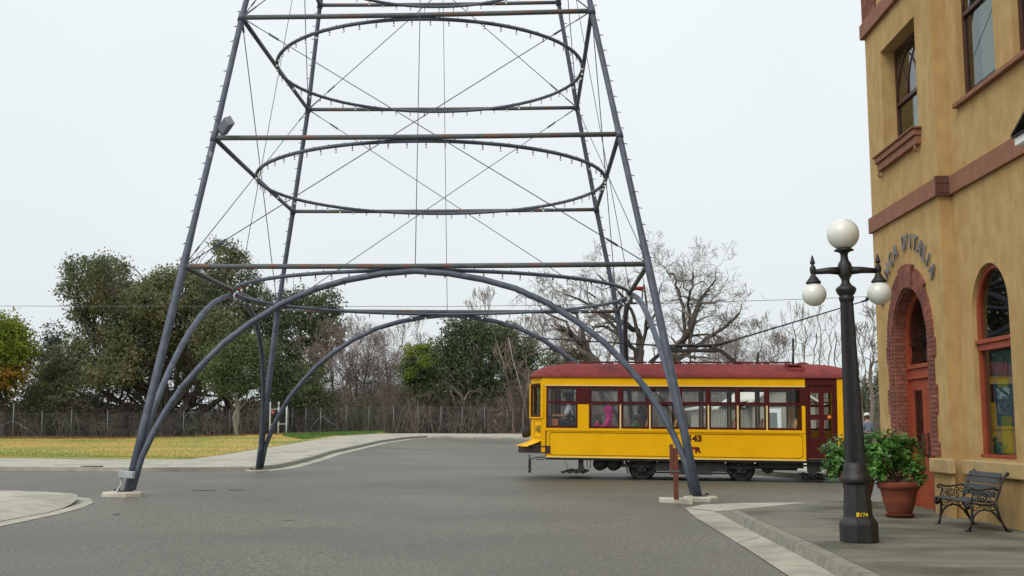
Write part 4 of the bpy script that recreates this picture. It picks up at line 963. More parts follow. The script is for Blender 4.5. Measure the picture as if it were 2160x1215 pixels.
wall('wall', [(18.5, .1), (22.2, .1), (22.2, 12.6), (18.5, 12.6)], [doorh, winL], LB, [.26, .34], STUCCO, bank)
archw = [(16.5, 1.14), (17.9, 1.14)] + arch_pts(17.2, 3.27, .70, 16)
aw2 = [(s - 3.2, z) for s, z in archw]
WU = [(16.52, 6.58), (17.95, 6.58), (17.95, 9.3), (16.52, 9.3)]; WU2 = [(14.4, 6.58), (15.86, 6.58), (15.86, 9.3), (14.4, 9.3)]
wall('wall', [(4, .1), (18.5, .1), (18.5, 12.6), (4, 12.6)], [archw, aw2, WU, WU2], 0, [.16] * 2 + [.16] * 2, STUCCO, bank)
mb = MB(); mb.add([P3(18.5, .1, LB), P3(18.5, 12.6, LB), P3(18.5, 12.6, 0), P3(18.5, .1, 0)], [(0, 1, 2, 3)])            # the side of the projecting bay
mb.add([P3(22.2, .1, LB), P3(22.2, .1, 8), P3(22.2, 12.6, 8), P3(22.2, 12.6, LB)], [(0, 1, 2, 3)])
mb.add([P3(4, 12.6, 0), P3(22.2, 12.6, 0), P3(22.2, 12.6, 8), P3(4, 12.6, 8)], [(0, 1, 2, 3)])
mb.add([P3(4, .1, 0), P3(4, .1, 8), P3(4, 12.6, 8), P3(4, 12.6, 0)], [(0, 1, 2, 3)])
mb.build('wall', STUCCO, bank)
mb = MB(); I = lambda s, z, o: P3(s, z, o)
for z in (.16, 5.4): mb.add([I(4.1, z, .3), I(22.1, z, .3), I(22.1, z, 5), I(4.1, z, 5)], [(0, 1, 2, 3)])
mb.add([I(4.1, .1, 3.4), I(22.1, .1, 3.4), I(22.1, 12.5, 3.4), I(4.1, 12.5, 3.4)], [(0, 1, 2, 3)])
for s in (18.6, 22.1): mb.add([I(s, .1, .4), I(s, .1, 5), I(s, 12.5, 5), I(s, 12.5, .4)], [(0, 1, 2, 3)])
mb.build('interior', INSIDE, bank)
def band(s0, s1, z0, z1, off, pr, M, nm='band', bev=.008):
    mb = MB(); mb.box(off - pr, off + .03, s0 - 18.5, s1 - 18.5, z0 - .2, z1 - .2); return mb.build(nm, M, bank, bevel=bev)
band(18.5, 22.26, 5.23, 5.52, LB, .06, PINK); band(4, 18.438, 5.23, 5.53, 0, .06, PINK)
band(18.44, 22.28, 9.02, 9.30, LB, .08, PINK); band(4, 18.438, 11.0, 11.3, 0, .06, PINK)
cb = MB(); cb.box(LB - .065, -.002, -.07, -.002, 5.02, 5.335); cb.box(LB - .075, -.01, -.08, -.07, 5.06, 5.1); cb.box(LB - .075, -.01, -.08, -.07, 5.22, 5.26); cb.build('corner_block', mat('dark_terracotta', (.085, .03, .02), (.12, .045, .03), 14, .85), bank)
mb = MB(); mb.box(LB - .02, LB + .03, 3.0, 3.72, 9.12, 12.3)
bq = mb.build('quoin_backing', MORT, bank)
def brick_run(mb, s, z, w, h, o0, o1, j=.006): mb.box(o0, o1, s - 18.5 + j, s + w - 18.5 - j, z - .2 + j, z + h - .2 - j)
mb = MB(); rr = random.Random(3)
for r_ in range(40):
    z = 9.32 + r_ * .075; off = (r_ % 2) * .1; e = .0 if (r_ // 6) % 2 else -.12
    s = 21.5 + e
    while s < 22.24: w_ = min(.21, 22.24 - s); brick_run(mb, s, z, w_, .075, LB - .035 - rr.uniform(0, .006), LB - .015); s += .21
o = mb.build('bricks', BRICK, bank); o['kind'] = 'stuff'
# plinth ledge and base
lg = MB(); lg.box(LB - .1, LB + .02, 18.36 - 18.5, 19.26 - 18.5, .68, .90); lg.box(-.1, .02, 4 - 18.5, 18.358 - 18.5, .68, .90); LEDM = mat('pale_ochre_ledge', (.40, .27, .11), (.50, .36, .16), 3, .9, bump=.4, bscale=90, c3=(.36, .33, .2), s3=2)
lg.build('ledge', LEDM, bank, bevel=.018)
lg = MB(); lg.box(LB - .1, LB + .02, 21.24 - 18.5, 22.24 - 18.5, .68, .90); lg.build('ledge', LEDM, bank, bevel=.018)
b_ = MB(); b_.box(LB - .03, LB + .02, 18.43 - 18.5, 19.25 - 18.5, -.15, .678); b_.box(-.03, .02, 4 - 18.5, 18.428 - 18.5, -.15, .678); b_.box(LB - .03, LB + .02, 21.24 - 18.5, 22.22 - 18.5, -.15, .678); b_.build('plinth', STUCCO, bank)
# brick surround of the door
mb = MB(); rr = random.Random(5)
ring_bk = MB(); c0 = Vector((20.25, 3.03))
n_ = 46
for ringi, (r0, r1) in enumerate(((.935, 1.03), (1.035, 1.13), (1.135, 1.225))):
    k = int(n_ * (1 + .1 * ringi))
    for i in range(k):
        a0, a1 = math.pi * (i + .06) / k, math.pi * (i + .94) / k; o_ = LB - .03 - rr.uniform(0, .008)
        q = [(c0.x + r * math.cos(a), c0.y + r * math.sin(a)) for r, a in ((r0, a0), (r1, a0), (r1, a1), (r0, a1))]
        mb.prism([P3(s, z, o_) for s, z in q], (.05, 0, 0))
for i in range(9):
    a0, a1 = math.pi * (.5 + (i - 4.5 + .06) * .021), math.pi * (.5 + (i - 4.5 + .94) * .021)
    q = [(c0.x + r * math.cos(a), c0.y + r * math.sin(a)) for r, a in ((.94, a0), (1.34, a0), (1.34, a1), (.94, a1))]; mb.prism([P3(s, z, LB - .055) for s, z in q], (.05, 0, 0))
for sgn in (-1, 1):
    for ang in (.27, .73):
        pass
for a_c in (.31, .69):
    for i in range(7):
        a0, a1 = math.pi * (a_c + (i - 3.5 + .06) * .02), math.pi * (a_c + (i - 3.5 + .94) * .02)
        q = [(c0.x + r * math.cos(a), c0.y + r * math.sin(a)) for r, a in ((1.23, a0), (1.30, a0), (1.30, a1), (1.23, a1))]; mb.prism([P3(s, z, LB - .04) for s, z in q], (.05, 0, 0))
nrow = 25; hrow = (3.03 - 1.14) / nrow
for side in (-1, 1):
    for r_ in range(nrow):
        z = 1.14 + r_ * hrow; wide = 1.30 if ((r_ + 3) // 6) % 2 == 0 else 1.20
        inner, outer = .935, wide; segs = [inner, inner + .1, inner + .21, outer] if r_ % 2 else [inner, inner + .16, outer]
        for a, b in zip(segs, segs[1:]):
            s0, s1 = sorted((20.25 + side * a, 20.25 + side * b)); brick_run(mb, s0, z, s1 - s0, hrow, LB - .032 - rr.uniform(0, .007), LB + .02, .005)
    # bricks of the reveal
    for r_ in range(nrow):
        z = 1.14 + r_ * hrow; x_ = [LB + .0, LB + .1, LB + .25] if r_ % 2 else [LB + .0, LB + .17, LB + .25]
        for a, b in zip(x_, x_[1:]):
            s0 = 20.25 + side * .93; y0, y1 = sorted((s0 - side * .0, s0 - side * .022)); mb.box(a + .005, b - .003, y0 - 18.5, y1 - 18.5, z - .2 + .005, z + hrow - .2 - .005)
k = 46
for i in range(k):
    a0, a1 = math.pi * (i + .05) / k, math.pi * (i + .95) / k; am = (a0 + a1) / 2
    q = [(c0.x + r * math.cos(a), c0.y + r * math.sin(a)) for r, a in ((.905, a0), (.93, a0), (.93, a1), (.905, a1))]
    mb.prism([P3(s, z, LB + .003) for s, z in q], (.24, 0, 0))
o = mb.build('bricks', BRICK, bank, fix=True); o['kind'] = 'stuff'; o['label'] = 'red brick arch and toothed jambs round the door'
mb = MB(); ss = [(20.25 + 1.19, 1.14)] + [(c0.x + 1.2 * math.cos(a), c0.y + 1.2 * math.sin(a)) for a in [math.pi * i / 20 for i in range(21)]] + [(20.25 - 1.19, 1.14)]
out_ = arch_pts(20.25, 3.03, 1.215, 20); inn = arch_pts(20.25, 3.03, .925, 20)
for i in range(20): mb.add([P3(*out_[i], LB - .012), P3(*out_[i + 1], LB - .012), P3(*inn[i + 1], LB - .012), P3(*inn[i], LB - .012)], [(0, 1, 2, 3)])
for s0, s1 in ((19.06, 19.325), (21.175, 21.44)): mb.add([P3(s0, 1.14, LB - .012), P3(s1, 1.14, LB - .012), P3(s1, 3.03, LB - .012), P3(s0, 3.03, LB - .012)], [(0, 1, 2, 3)])
mb.build('mortar_bed', MORT, bank)
# doors
D0 = LB + .22
fr_ = MB()
for s0, s1 in ((19.345, 19.43), (21.07, 21.155)): fr_.box(D0 - .03, D0 + .06, s0 - 18.5, s1 - 18.5, -.03, 2.83)
a_o = arch_pts(20.25, 3.03, .90, 20); a_i = arch_pts(20.25, 3.03, .81, 20)
for i in range(20): fr_.prism([P3(*a_o[i], D0 - .03), P3(*a_o[i + 1], D0 - .03), P3(*a_i[i + 1], D0 - .03), P3(*a_i[i], D0 - .03)], (.09, 0, 0))
fr_.build('door_frame', REDW, bank, fix=True)
tr2 = MB(); tr2.box(D0 - .06, D0 + .07, .935, 2.565, 2.40, 2.47); tr2.box(D0 - .02, D0 + .06, .935, 2.565, 2.28, 2.398); tr2.box(D0 - .045, D0 + .06, .935, 2.565, 2.22, 2.278); tr2.build('transom', REDW, bank, bevel=.006)
gb = MB(); gpts = arch_pts(20.25, 3.03, .81, 20); gb.prism([P3(s, z, D0 + .02) for s, z in [(21.06, 2.68)] + [(21.06, 3.03)][0:0] + gpts[::-1] + [(19.44, 2.68)]][::1], (.006, 0, 0)); gb.build('fanlight', GLASSD, bank, fix=True)
for s0, s1 in ((19.435, 20.245), (20.255, 21.065)):
    d_ = MB(); f = .17
    d_.box(D0, D0 + .05, s0 - 18.5, s0 + f - 18.5, .0, 2.21); d_.box(D0, D0 + .05, s1 - f - 18.5, s1 - 18.5, .0, 2.21)
    d_.box(D0, D0 + .05, s0 + f - 18.5, s1 - f - 18.5, 2.03, 2.21); d_.box(D0, D0 + .05, s0 + f - 18.5, s1 - f - 18.5, .0, .2)
    d_.box(D0 + .015, D0 + .04, s0 + f - 18.5, s1 - f - 18.5, .2, .52); d_.box(D0, D0 + .05, s0 + f - 18.5, s1 - f - 18.5, .52, .62)
    o = d_.build('door', REDW, bank)
    MB().box(D0 + .02, D0 + .026, s0 + f - 18.5, s1 - f - 18.5, .62, 2.03).build('pane', GLASSD, o)
    if s0 < 20:
        MB().box(D0 - .012, D0 - .001, s1 - .12 - 18.5, s1 - .03 - 18.5, .85, 1.3).build('push_plate', DKFR, o)
    h_ = MB(); sh = s1 - .06 if s0 < 20 else s0 + .06; h_.tube([(D0 - .0, sh - 18.5, .9), (D0 - .06, sh - 18.5, .93), (D0 - .06, sh - 18.5, 1.25), (D0, sh - 18.5, 1.28)], .012, 6); h_.build('handle', DKFR, o)
MB().box(LB + .0, D0 + .1, .9, 2.6, -.09, -.035).build('doorstep', CONC, bank)
# lower panel beside the door, painted red
MB().box(LB - .02, D0, 19.262 - 18.5, 19.34 - 18.5, -.08, .93).build('jamb_base', REDW, bank)
GLASSL = glass('shop_glass', (.9, .93, .93), .03)
# arched shop windows
def archwin(ds, first):
    o0 = .10; fr_ = MB(); s0, s1 = 16.5 + ds, 17.9 + ds; f = .075; cs = 17.2 + ds
    for a, b in ((s0 + .005, s0 + f), (s1 - f, s1 - .005)): fr_.box(o0 - .03, o0 + .05, a - 18.5, b - 18.5, .95, 3.07)
    A = arch_pts(cs, 3.27, .695, 18); B = arch_pts(cs, 3.27, .695 - f + .005, 18)
    for i in range(18): fr_.prism([P3(*A[i], o0 - .03), P3(*A[i + 1], o0 - .03), P3(*B[i + 1], o0 - .03), P3(*B[i], o0 - .03)], (.08, 0, 0))
    fr_.box(o0 - .07, o0 + .05, s0 + .002 - 18.5, s1 - .002 - 18.5, .945, .99)
    w_ = fr_.build('window', REDW, bank, fix=True)
    t_ = MB(); t_.box(o0 - .075, o0 + .05, s0 + .003 - 18.5, s1 - .003 - 18.5, 2.62, 2.68); t_.box(o0 - .04, o0 + .05, s0 + .003 - 18.5, s1 - .003 - 18.5, 2.52, 2.618); t_.build('transom', REDW, w_, bevel=.006)
    g_ = MB(); g_.box(o0 + .01, o0 + .016, s0 + f - 18.5, s1 - f - 18.5, .99, 2.52); g_.prism([P3(s, z, o0 + .01) for s, z in [(s1 - f, 2.88)] + B[::-1][0:0] + arch_pts(cs, 3.27, .625, 18) [0:0] + [(cs + .625 * math.cos(a), 3.27 + .625 * math.sin(a)) for a in [math.pi * i / 18 for i in range(19)]] + [(s0 + f, 2.88)]], (.006, 0, 0)); g_.build('pane', GLASSL, w_, fix=True)
archwin(0, True); archwin(-3.2, False)
TEAL = mat('teal_display_board', (.025, .09, .105), (.03, .06, .09), 2.5, .6); YP = mat('yellow_card', (.2, .19, .02), (.14, .17, .03), 9, .7); BRN = mat('plum_card', (.08, .05, .05), rough=.7)
dsp = MB(); dsp.box(.24, .26, 16.55 - 18.5, 17.85 - 18.5, 1.0, 2.5); dsp.build('display_board', TEAL, bank)
MB().box(.225, .238, 17.2 - 18.5, 17.55 - 18.5, 1.02, 1.55).build('yellow_poster', YP, bank)
MB().box(.225, .238, 17.25 - 18.5, 17.62 - 18.5, 1.97, 2.09).build('yellow_poster', YP, bank); MB().box(.225, .238, 16.7 - 18.5, 17.05 - 18.5, 1.97, 2.09).build('yellow_poster', YP, bank)
MB().box(.228, .238, 17.25 - 18.5, 17.62 - 18.5, 2.1, 2.36).build('dark_poster', BRN, bank)
# sash windows upstairs
def sash(s0, s1, z0, z1, o0, off, mid):
    w_ = MB(); f = .075
    w_.box(o0, o0 + .06, s0 + .004 - 18.5, s0 + f - 18.5, z0 - .2, z1 - .2); w_.box(o0, o0 + .06, s1 - f - 18.5, s1 - .004 - 18.5, z0 - .2, z1 - .2)
    w_.box(o0, o0 + .06, s0 + f - 18.5, s1 - f - 18.5, z0 - .2, z0 + .07 - .2); w_.box(o0, o0 + .06, s0 + f - 18.5, s1 - f - 18.5, z1 - .07 - .2, z1 - .2)
    o = w_.build('window', DKFR, bank)
    MB().box(o0 - .015, o0 + .05, s0 + f - 18.5, s1 - f - 18.5, mid - .03 - .2, mid + .03 - .2).build('meeting_rail', DKFR, o)
    for a, b, e in ((z0 + .07, mid - .03, .03), (mid + .03, z1 - .07, .01)): MB().box(o0 + e, o0 + e + .005, s0 + f - 18.5, s1 - f - 18.5, a - .2, b - .2).build('pane', GLASSD, o)
    m_ = MB(); W_ = (s1 - s0 - 2 * f); zt = z1 - .07; hh = zt - mid - .03
    for k in range(-1, 4):      # interlaced tracery
        cx = s0 + f + W_ * k / 3.
        for sg in (-1, 1):
            pts = []
            for i in range(11):
                a = i / 10 * 1.35; s = cx + sg * W_ * .72 * (1 - math.cos(a)); z = mid + .03 + hh * math.sin(a) / math.sin(1.35) 
                if s0 + f <= s <= s1 - f: pts.append(P3(s, z, o0 + .004))
            if len(pts) > 1: m_.tube(pts, .011, 5)
    m_.build('tracery', DKFR, o)
sash(19.32, 21.25, 6.53, 8.46, LB + .25, LB, 7.42)
sash(16.52, 17.95, 6.58, 9.3, .09, 0, 7.95); sash(14.4, 15.86, 6.58, 9.3, .09, 0, 7.95)
SHADE = mat('pale_blind', (.42, .46, .42), rough=.9)
for s0, s1, z0, z1, o0 in ((19.4, 20.7, 6.6, 7.4, LB + .36), (16.6, 17.5, 6.65, 9.2, .2), (14.5, 15.8, 6.65, 9.2, .2)):
    mb = MB(); n_ = 14
    for i in range(n_):
        a, b = s0 + (s1 - s0) * i / n_, s0 + (s1 - s0) * (i + 1) / n_; x0, x1 = o0 + .03 * (i % 2), o0 + .03 * ((i + 1) % 2)
        mb.add([P3(a, z0, x0), P3(b, z0, x1), P3(b, z1, x1), P3(a, z1, x0)], [(0, 1, 2, 3)], 0, True)
    mb.build('curtain', SHADE, bank)
# sills
mb = MB(); mb.box(LB - .16, LB + .24, 19.16 - 18.5, 21.5 - 18.5, 6.30 - .0, 6.33); mb.box(LB - .13, LB, 19.2 - 18.5, 21.46 - 18.5, 6.19, 6.298); mb.box(LB - .09, LB, 19.22 - 18.5, 21.44 - 18.5, 6.05, 6.188)
sl = mb.build('sill', PINK, bank, bevel=.006)
for s in (19.3, 21.36):
    mb = MB(); mb.tube([P3(s, 6.24, LB - .07), P3(s, 6.17, LB - .10), P3(s, 6.13, LB - .06), P3(s, 6.16, LB - .03)], .018, 6); mb.build('scroll', PINK, sl)
mb = MB(); mb.box(-.09, .08, 13.9 - 18.5, 18.06 - 18.5, 6.31, 6.38); mb.build('sill', PINK, bank, bevel=.006)
# raised metal letters over the arch
LET = {'B': 59, 'A1': 48.5, 'N': 38, 'C': 27.5, 'A2': 17.5, 'D': 0.5, "'": -6, 'I1': -11.5, 'T': -19.5, 'A3': -28.5, 'L': -36.5, 'I2': -43.5, 'A4': -52}
for kx_, ang in LET.items():
    chh = kx_[0]; a = R(ang); rb = 1.60
    s, z = 20.25 + rb * math.sin(a), 3.03 + rb * math.cos(a)
    # text x axis runs towards the viewer (-Y), text up is radial
    xa = Vector((0, -math.cos(a), math.sin(a) * 1.0)); ya = Vector((0, math.sin(a), math.cos(a))); za_ = xa.cross(ya)
    mw = Matrix((xa, ya, za_)).transposed().to_4x4(); mw.translation = P3(s, z, LB - .035)
    text_mesh(chh, .37, .012, LETTER, 'letter', bank, mw, .001, .88)
# white porch corner with dark shingles near the right edge
pcn = W(2139, 283, 14.2); porch = thing('porch_roof', 'corner of a white painted porch roof with dark shingles at the right edge', 'porch', (pcn.x, pcn.y, pcn.z - .05))
MB().box(0, 1.2, -2.4, 0, -.10, .0).build('eave_board', WHITE, porch, bevel=.006)
mb = MB(); mb.box(-.03, 1.2, -2.43, .03, .002, .02); mb.prism([(-.03, .03, .02), (1.2, .03, .02), (1.2, -1.2, .6), (-.03, -1.2, .6)], (0, 0, .03)); mb.build('shingles', BLACKM, porch)
MB().box(.1, .2, -.2, -.1, -1.2 - 2.2 - 1.2, -.102).build('post', WHITE, porch)

# ------------------------------------------------------------------ bench
bf, bn = G(1978, 1106, .139), G(2043, 1122, .139)
bench = thing('park_bench', 'black cast iron bench with grey weathered slats against the ochre wall', 'bench', (bn.x, bn.y, gz(bn.x, bn.y) + .139), (0, 0, -.0))
bench.scale = (.86, 1, .87)
SLAT = mat('weathered_slat', (.03, .034, .037), (.062, .066, .07), 14, .75, stretch=(6, .6, 6), c3=(.04, .045, .04), s3=3)
BL = bf.y - bn.y; zb_ = 0
prof = [(.02, .36), (-.03, .40), (-.02, .445), (.04, .455), (.12, .44), (.24, .42), (.36, .415), (.43, .44), (.47, .52), (.52, .66), (.56, .78), (.61, .86), (.66, .875)]
def frame(y):
    m_ = MB(); t = lambda pts, r: m_.tube([(x, y, z) for x, z in pts], r, 6)
    t([(x, z - .015) for x, z in prof], .021); t([(-.0, .40), (-.03, .37), (-.01, .345), (.03, .355), (.03, .385)], .016); m_.ball((.0, y, .385), .035, 8); m_.ball((.65, y, .875), .032, 8)
    # front leg, back leg, arch between
    t([(.06, .42), (.075, .33), (.06, .2), (.045, .1), (.02, .02)], [.028, .022, .02, .02, .022]); t([(.44, .46), (.46, .34), (.50, .2), (.545, .1), (.60, .02)], [.03, .025, .02, .02, .022])
    for x in (.0, .62): m_.box(x - .045, x + .045, y - .028, y + .028, 0, .022)
    t([(.055, .14), (.1, .24), (.17, .31), (.27, .335), (.37, .31), (.45, .24), (.51, .15)], .017)
    # arm rest
    t([(.5, .62), (.43, .66), (.33, .645), (.22, .625), (.12, .64), (.06, .66), (.02, .64), (.03, .61), (.06, .615)], .017); t([(.09, .64), (.1, .56), (.07, .48), (.08, .44)], .014)
    # scroll work: rings and diagonals filling the arm panel and the apron
    for cx_, cz, r in ((.24, .53, .062), (.24, .53, .028), (.14, .57, .03), (.15, .49, .028), (.34, .58, .034), (.34, .49, .034), (.42, .57, .03)):
        m_.tube([(cx_ + r * math.cos(a), y, cz + r * math.sin(a)) for a in [2 * math.pi * i / 10 for i in range(10)]], .008, 4, closed=True)
    for k in range(6):
        a = k * math.pi / 3; m_.tube([(.24 + .028 * math.cos(a), y, .53 + .028 * math.sin(a)), (.24 + .075 * math.cos(a), y, .53 + .075 * math.sin(a))], .008, 4)
    for cx_, cz, r in ((.12, .35, .03), (.19, .375, .02), (.4, .35, .032), (.33, .375, .02), (.26, .375, .022)):
        m_.tube([(cx_ + r * math.cos(a), y, cz + r * math.sin(a)) for a in [2 * math.pi * i / 9 for i in range(9)]], .008, 4, closed=True)
    return m_.build('side_frame', IRON, bench)
frame(0); frame(BL)
def slat(x, z, ang, w_, th=.022):
    m_ = MB(); ca, sa = math.cos(ang), math.sin(ang); m_.obox((x, BL / 2, z), (ca * w_ / 2, 0, sa * w_ / 2), (0, BL / 2 - .015, 0), (-sa * th / 2, 0, ca * th / 2)); m_.build('slat', SLAT, bench, bevel=.004)
for x, z, a in ((.005, .462, .25), (.10, .468, -.12), (.20, .452, -.15), (.30, .44, -.05), (.39, .445, .3)): slat(x, z, a, .085)
for x, z, a in ((.445, .555, 1.25), (.475, .655, 1.22), (.515, .755, 1.15), (.56, .845, 1.05)): slat(x, z, a, .085)

# ------------------------------------------------------------------ potted shrubs
LEAFG = mat('glossy_leaf', (.035, .115, .016), (.10, .25, .035), 3.5, .38, island=1.0, lo=.35, hi=.65, trans=.12); STEM = mat('shrub_stem', (.16, .10, .06), rough=.9); SOIL = mat('potting_soil', (.03, .02, .012), rough=1)
def shrub(name, label, loc, r, h, lobes, nleaf, seed, bare=()):
    t = thing(name, label, 'potted plant', loc, group='terracotta potted shrubs by the corner door')
    nleaf *= 4
    mb = MB(); mb.lathe([(r * .62, .0), (r * .68, .045), (r * .72, .05), (r * .73, .055), (r * .6, .06)], n=30); mb.build('saucer', TERRA, t)
    mb = MB(); mb.lathe([(r * .56, .058), (r * .60, .08), (r * .74, h * .42), (r * .75, h * .44), (r * .75, h * .46), (r * .88, h * .78), (r * .90, h * .80), (r * 1.0, h * .83), (r * 1.02, h * .9), (r * 1.0, h), (r * .94, h * 1.01), (r * .9, h * .97), (r * .86, h * .9)], n=32); mb.build('pot', TERRA, t)
    mb = MB(); mb.lathe([(r * .88, h * .9), (r * .5, h * .93), (.001, h * .94)], n=20); mb.build('soil', SOIL, t)
    rg = np.random.default_rng(seed); st = MB(); V = []; Fc = []
    for (cx_, cy_, cz_, rx, ry, rz) in lobes:
        for k in range(7):
            d = rg.normal(size=3); d /= np.linalg.norm(d); e = np.array([cx_, cy_, cz_]) + d * np.array([rx, ry, rz]) * .8
            b = Vector((rg.uniform(-.08, .08), rg.uniform(-.08, .08), h * .92)); e = Vector(e); mdl = b.lerp(e, .5) + Vector((rg.normal() * .04, rg.normal() * .04, .03))
            st.tube([b, mdl, e], [.011, .008, .004], 5)
        n_ = int(nleaf * rx * rz)
        ncl = max(12, n_ // 9)
        for c in range(ncl):
            d = rg.normal(size=3); d /= np.linalg.norm(d); q = rg.uniform(.35, 1.1); c_ = np.array([cx_, cy_, cz_]) + d * np.array([rx, ry, rz]) * q
            ax_ = d * .6 + np.array([0, 0, .7]); ax_ /= np.linalg.norm(ax_)
            for l in range(9):
                a = rg.uniform(0, 6.28); u = np.cross(ax_, [math.cos(a), math.sin(a), .1]); u /= np.linalg.norm(u); dr = u * .9 + ax_ * rg.uniform(-.1, .7); dr /= np.linalg.norm(dr); sdv = np.cross(dr, ax_); sdv /= np.linalg.norm(sdv) + 1e-6
                L_ = rg.uniform(.045, .085); w2 = L_ * .24; o_ = c_ + ax_ * rg.uniform(-.03, .04); nn2 = np.cross(sdv, dr)
                i0 = len(V); V += [tuple(o_), tuple(o_ + dr * L_ * .5 + sdv * w2 - nn2 * .004), tuple(o_ + dr * L_ - nn2 * .012), tuple(o_ + dr * L_ * .5 - sdv * w2 - nn2 * .004)]
                Fc.append((i0, i0 + 1, i0 + 2, i0 + 3))
    st.build('stem', STEM, t)
    me = bpy.data.meshes.new('foliage'); me.from_pydata(V, [], Fc); me.materials.append(LEAFG); o = bpy.data.objects.new('foliage', me); COL.objects.link(o); o.parent = t; o['kind'] = 'stuff'
    return t
def ploc(px, py): q = G(px, py, .139); return (q.x, q.y + .3, gz(q.x, q.y + .3) + .139)
q1 = ploc(1912, 1095); s1_ = q1[1] / F
def pl(px, py, Y): q = W(px, py, Y); return q
def lob(px, py, rxp, rzp, base, dy=0):
    Y = base[1] + dy; q = W(px, py, Y); return (q.x - base[0], dy, q.z - base[2], rxp * Y / F, rxp * Y / F * .9, rzp * Y / F)
shrub('potted_shrub', 'bushy green shrub in a large ribbed terracotta pot near the bench', q1, .315, .54,
      [lob(1858, 945, 45, 36, q1, -.05), lob(1905, 940, 38, 26, q1, .1), lob(1850, 985, 34, 34, q1, .0), lob(1925, 985, 28, 26, q1, -.1), lob(1940, 1012, 14, 16, q1, -.15), lob(1890, 975, 30, 20, q1, .15)], 5200, 5)
q2 = ploc(1822, 1066)
shrub('potted_shrub', 'rounded green shrub in a terracotta pot half hidden behind the street lamp', q2, .33, .54,
      [lob(1775, 955, 40, 34, q2), lob(1768, 990, 30, 26, q2, .1), lob(1815, 950, 34, 30, q2, -.1), lob(1810, 985, 34, 30, q2)], 5200, 9)

# ------------------------------------------------------------------ trees
BARK = mat('bark', (.045, .037, .028), (.08, .068, .053), 3, .95, stretch=(4, 4, .7)); BARKP = mat('pale_bark', (.16, .145, .11), (.24, .215, .17), 3, .95, stretch=(4, 4, .7))
TWIG = mat('grey_twig', (.17, .14, .115), (.25, .21, .175), .5, .95); TWIGB = mat('brown_twig', (.18, .13, .105), (.27, .205, .17), .35, .95, lo=.4, hi=.6)
def leafm(n, a, b, c, sc=.35): return mat(n, a, b, sc, .75, island=.7, lo=.38, hi=.62, c3=c, s3=.22, lo3=.5, hi3=.66, trans=.3, spec=.15)
OLIVE = leafm('olive_leaf', (.135, .15, .075), (.225, .225, .12), (.115, .155, .085))
DARKG = leafm('dark_green_leaf', (.08, .12, .06), (.14, .18, .09), (.115, .135, .075))
MIDG = leafm('mid_green_leaf', (.085, .125, .055), (.155, .20, .085), (.10, .12, .06))
BRIGHT = leafm('yellow_green_leaf', (.12, .18, .025), (.24, .28, .045), (.30, .19, .03))
AUTUMN = leafm('orange_leaf', (.30, .2, .035), (.36, .16, .04), (.16, .2, .035))
GREYG = leafm('grey_green_leaf', (.07, .09, .06), (.14, .16, .11), (.10, .105, .075))
def leaves(name, lobes, dens, size, M, parent, org, seed, clump=.55, kind=None, fill=.55, ratio=.42, k=20):
    """leaf sized quads in clumps spread through ellipsoid lobes; lobes = (centre, (rx,ry,rz))"""
    r = np.random.default_rng(seed); C = []
    if ratio > .3: dens *= 2.4; size *= .76; clump *= .9
    for c, rad in lobes:
        rad = np.array(rad); nc = int(dens * (rad[0] * rad[2] + rad[0] * rad[1]) + 6)
        d = r.normal(size=(nc, 3)); d /= np.linalg.norm(d, axis=1)[:, None]; q = fill + (1.12 - fill) * r.random(nc) ** .8
        # uneven outline: the radius wobbles with direction
        wob = 1 + .13 * np.sin(d[:, 0] * 5 + c[0]) * np.cos(d[:, 2] * 6 + c[1]) + .08 * r.normal(size=nc)
        C.append((np.array(c) + d * rad * (q * wob)[:, None], d))
    cc = np.concatenate([a for a, _ in C]); dd = np.concatenate([b for _, b in C])
    n = len(cc) * k; base = np.repeat(cc, k, 0); cs = clump * (.5 + r.random(len(cc))); off = r.normal(size=(n, 3)) * np.repeat(cs, k)[:, None] * .5; off[:, 2] *= .8
    p = base + off - np.array(org)
    u = r.normal(size=(n, 3)); u[:, 2] += .3; u /= np.linalg.norm(u, axis=1)[:, None]; v = np.cross(u, r.normal(size=(n, 3))); v /= np.linalg.norm(v, axis=1)[:, None]
    s = size * (.6 + .8 * r.random(n))[:, None]
    Vx = np.empty((n * 4, 3)); Vx[0::4] = p - u * s; Vx[1::4] = p + v * s * ratio; Vx[2::4] = p + u * s; Vx[3::4] = p - v * s * ratio
    me = bpy.data.meshes.new(name); me.vertices.add(n * 4); me.vertices.foreach_set('co', Vx.ravel()); me.loops.add(n * 4); me.loops.foreach_set('vertex_index', np.arange(n * 4)); me.polygons.add(n); me.polygons.foreach_set('loop_start', np.arange(0, n * 4, 4)); me.update(calc_edges=True)
    me.materials.append(M); o = bpy.data.objects.new(name, me); COL.objects.link(o); o.parent = parent
    if kind: o['kind'] = kind
    return o
def limb(mb, a, b, r0, r1, rn, k=6, wob=.06, n=7):
    a, b = Vector(a), Vector(b); L_ = (b - a).length; pts = []
    o = Vector((0, 0, 0))
    for i in range(k + 1):
        t = i / k
        if 0 < i < k: o = o + Vector((rn.gauss(0, 1), rn.gauss(0, 1), rn.gauss(0, .6))) * L_ * wob * .5
        if i == k: o = o * .4
        pts.append(a.lerp(b, t) + o)
    mb.tube(pts, [r0 + (r1 - r0) * i / k for i in range(k + 1)], n, caps=False); return pts
def lobe(px, py, rx, ry, Y, dy=0, dr=.85):
    c = W(px, py, Y + dy); return ((c.x, c.y, c.z), (rx * Y / F, rx * Y / F * dr, ry * Y / F))
def gp_(px, Y): c = W(px, 910, Y); return Vector((c.x, Y, gz(c.x, Y)))
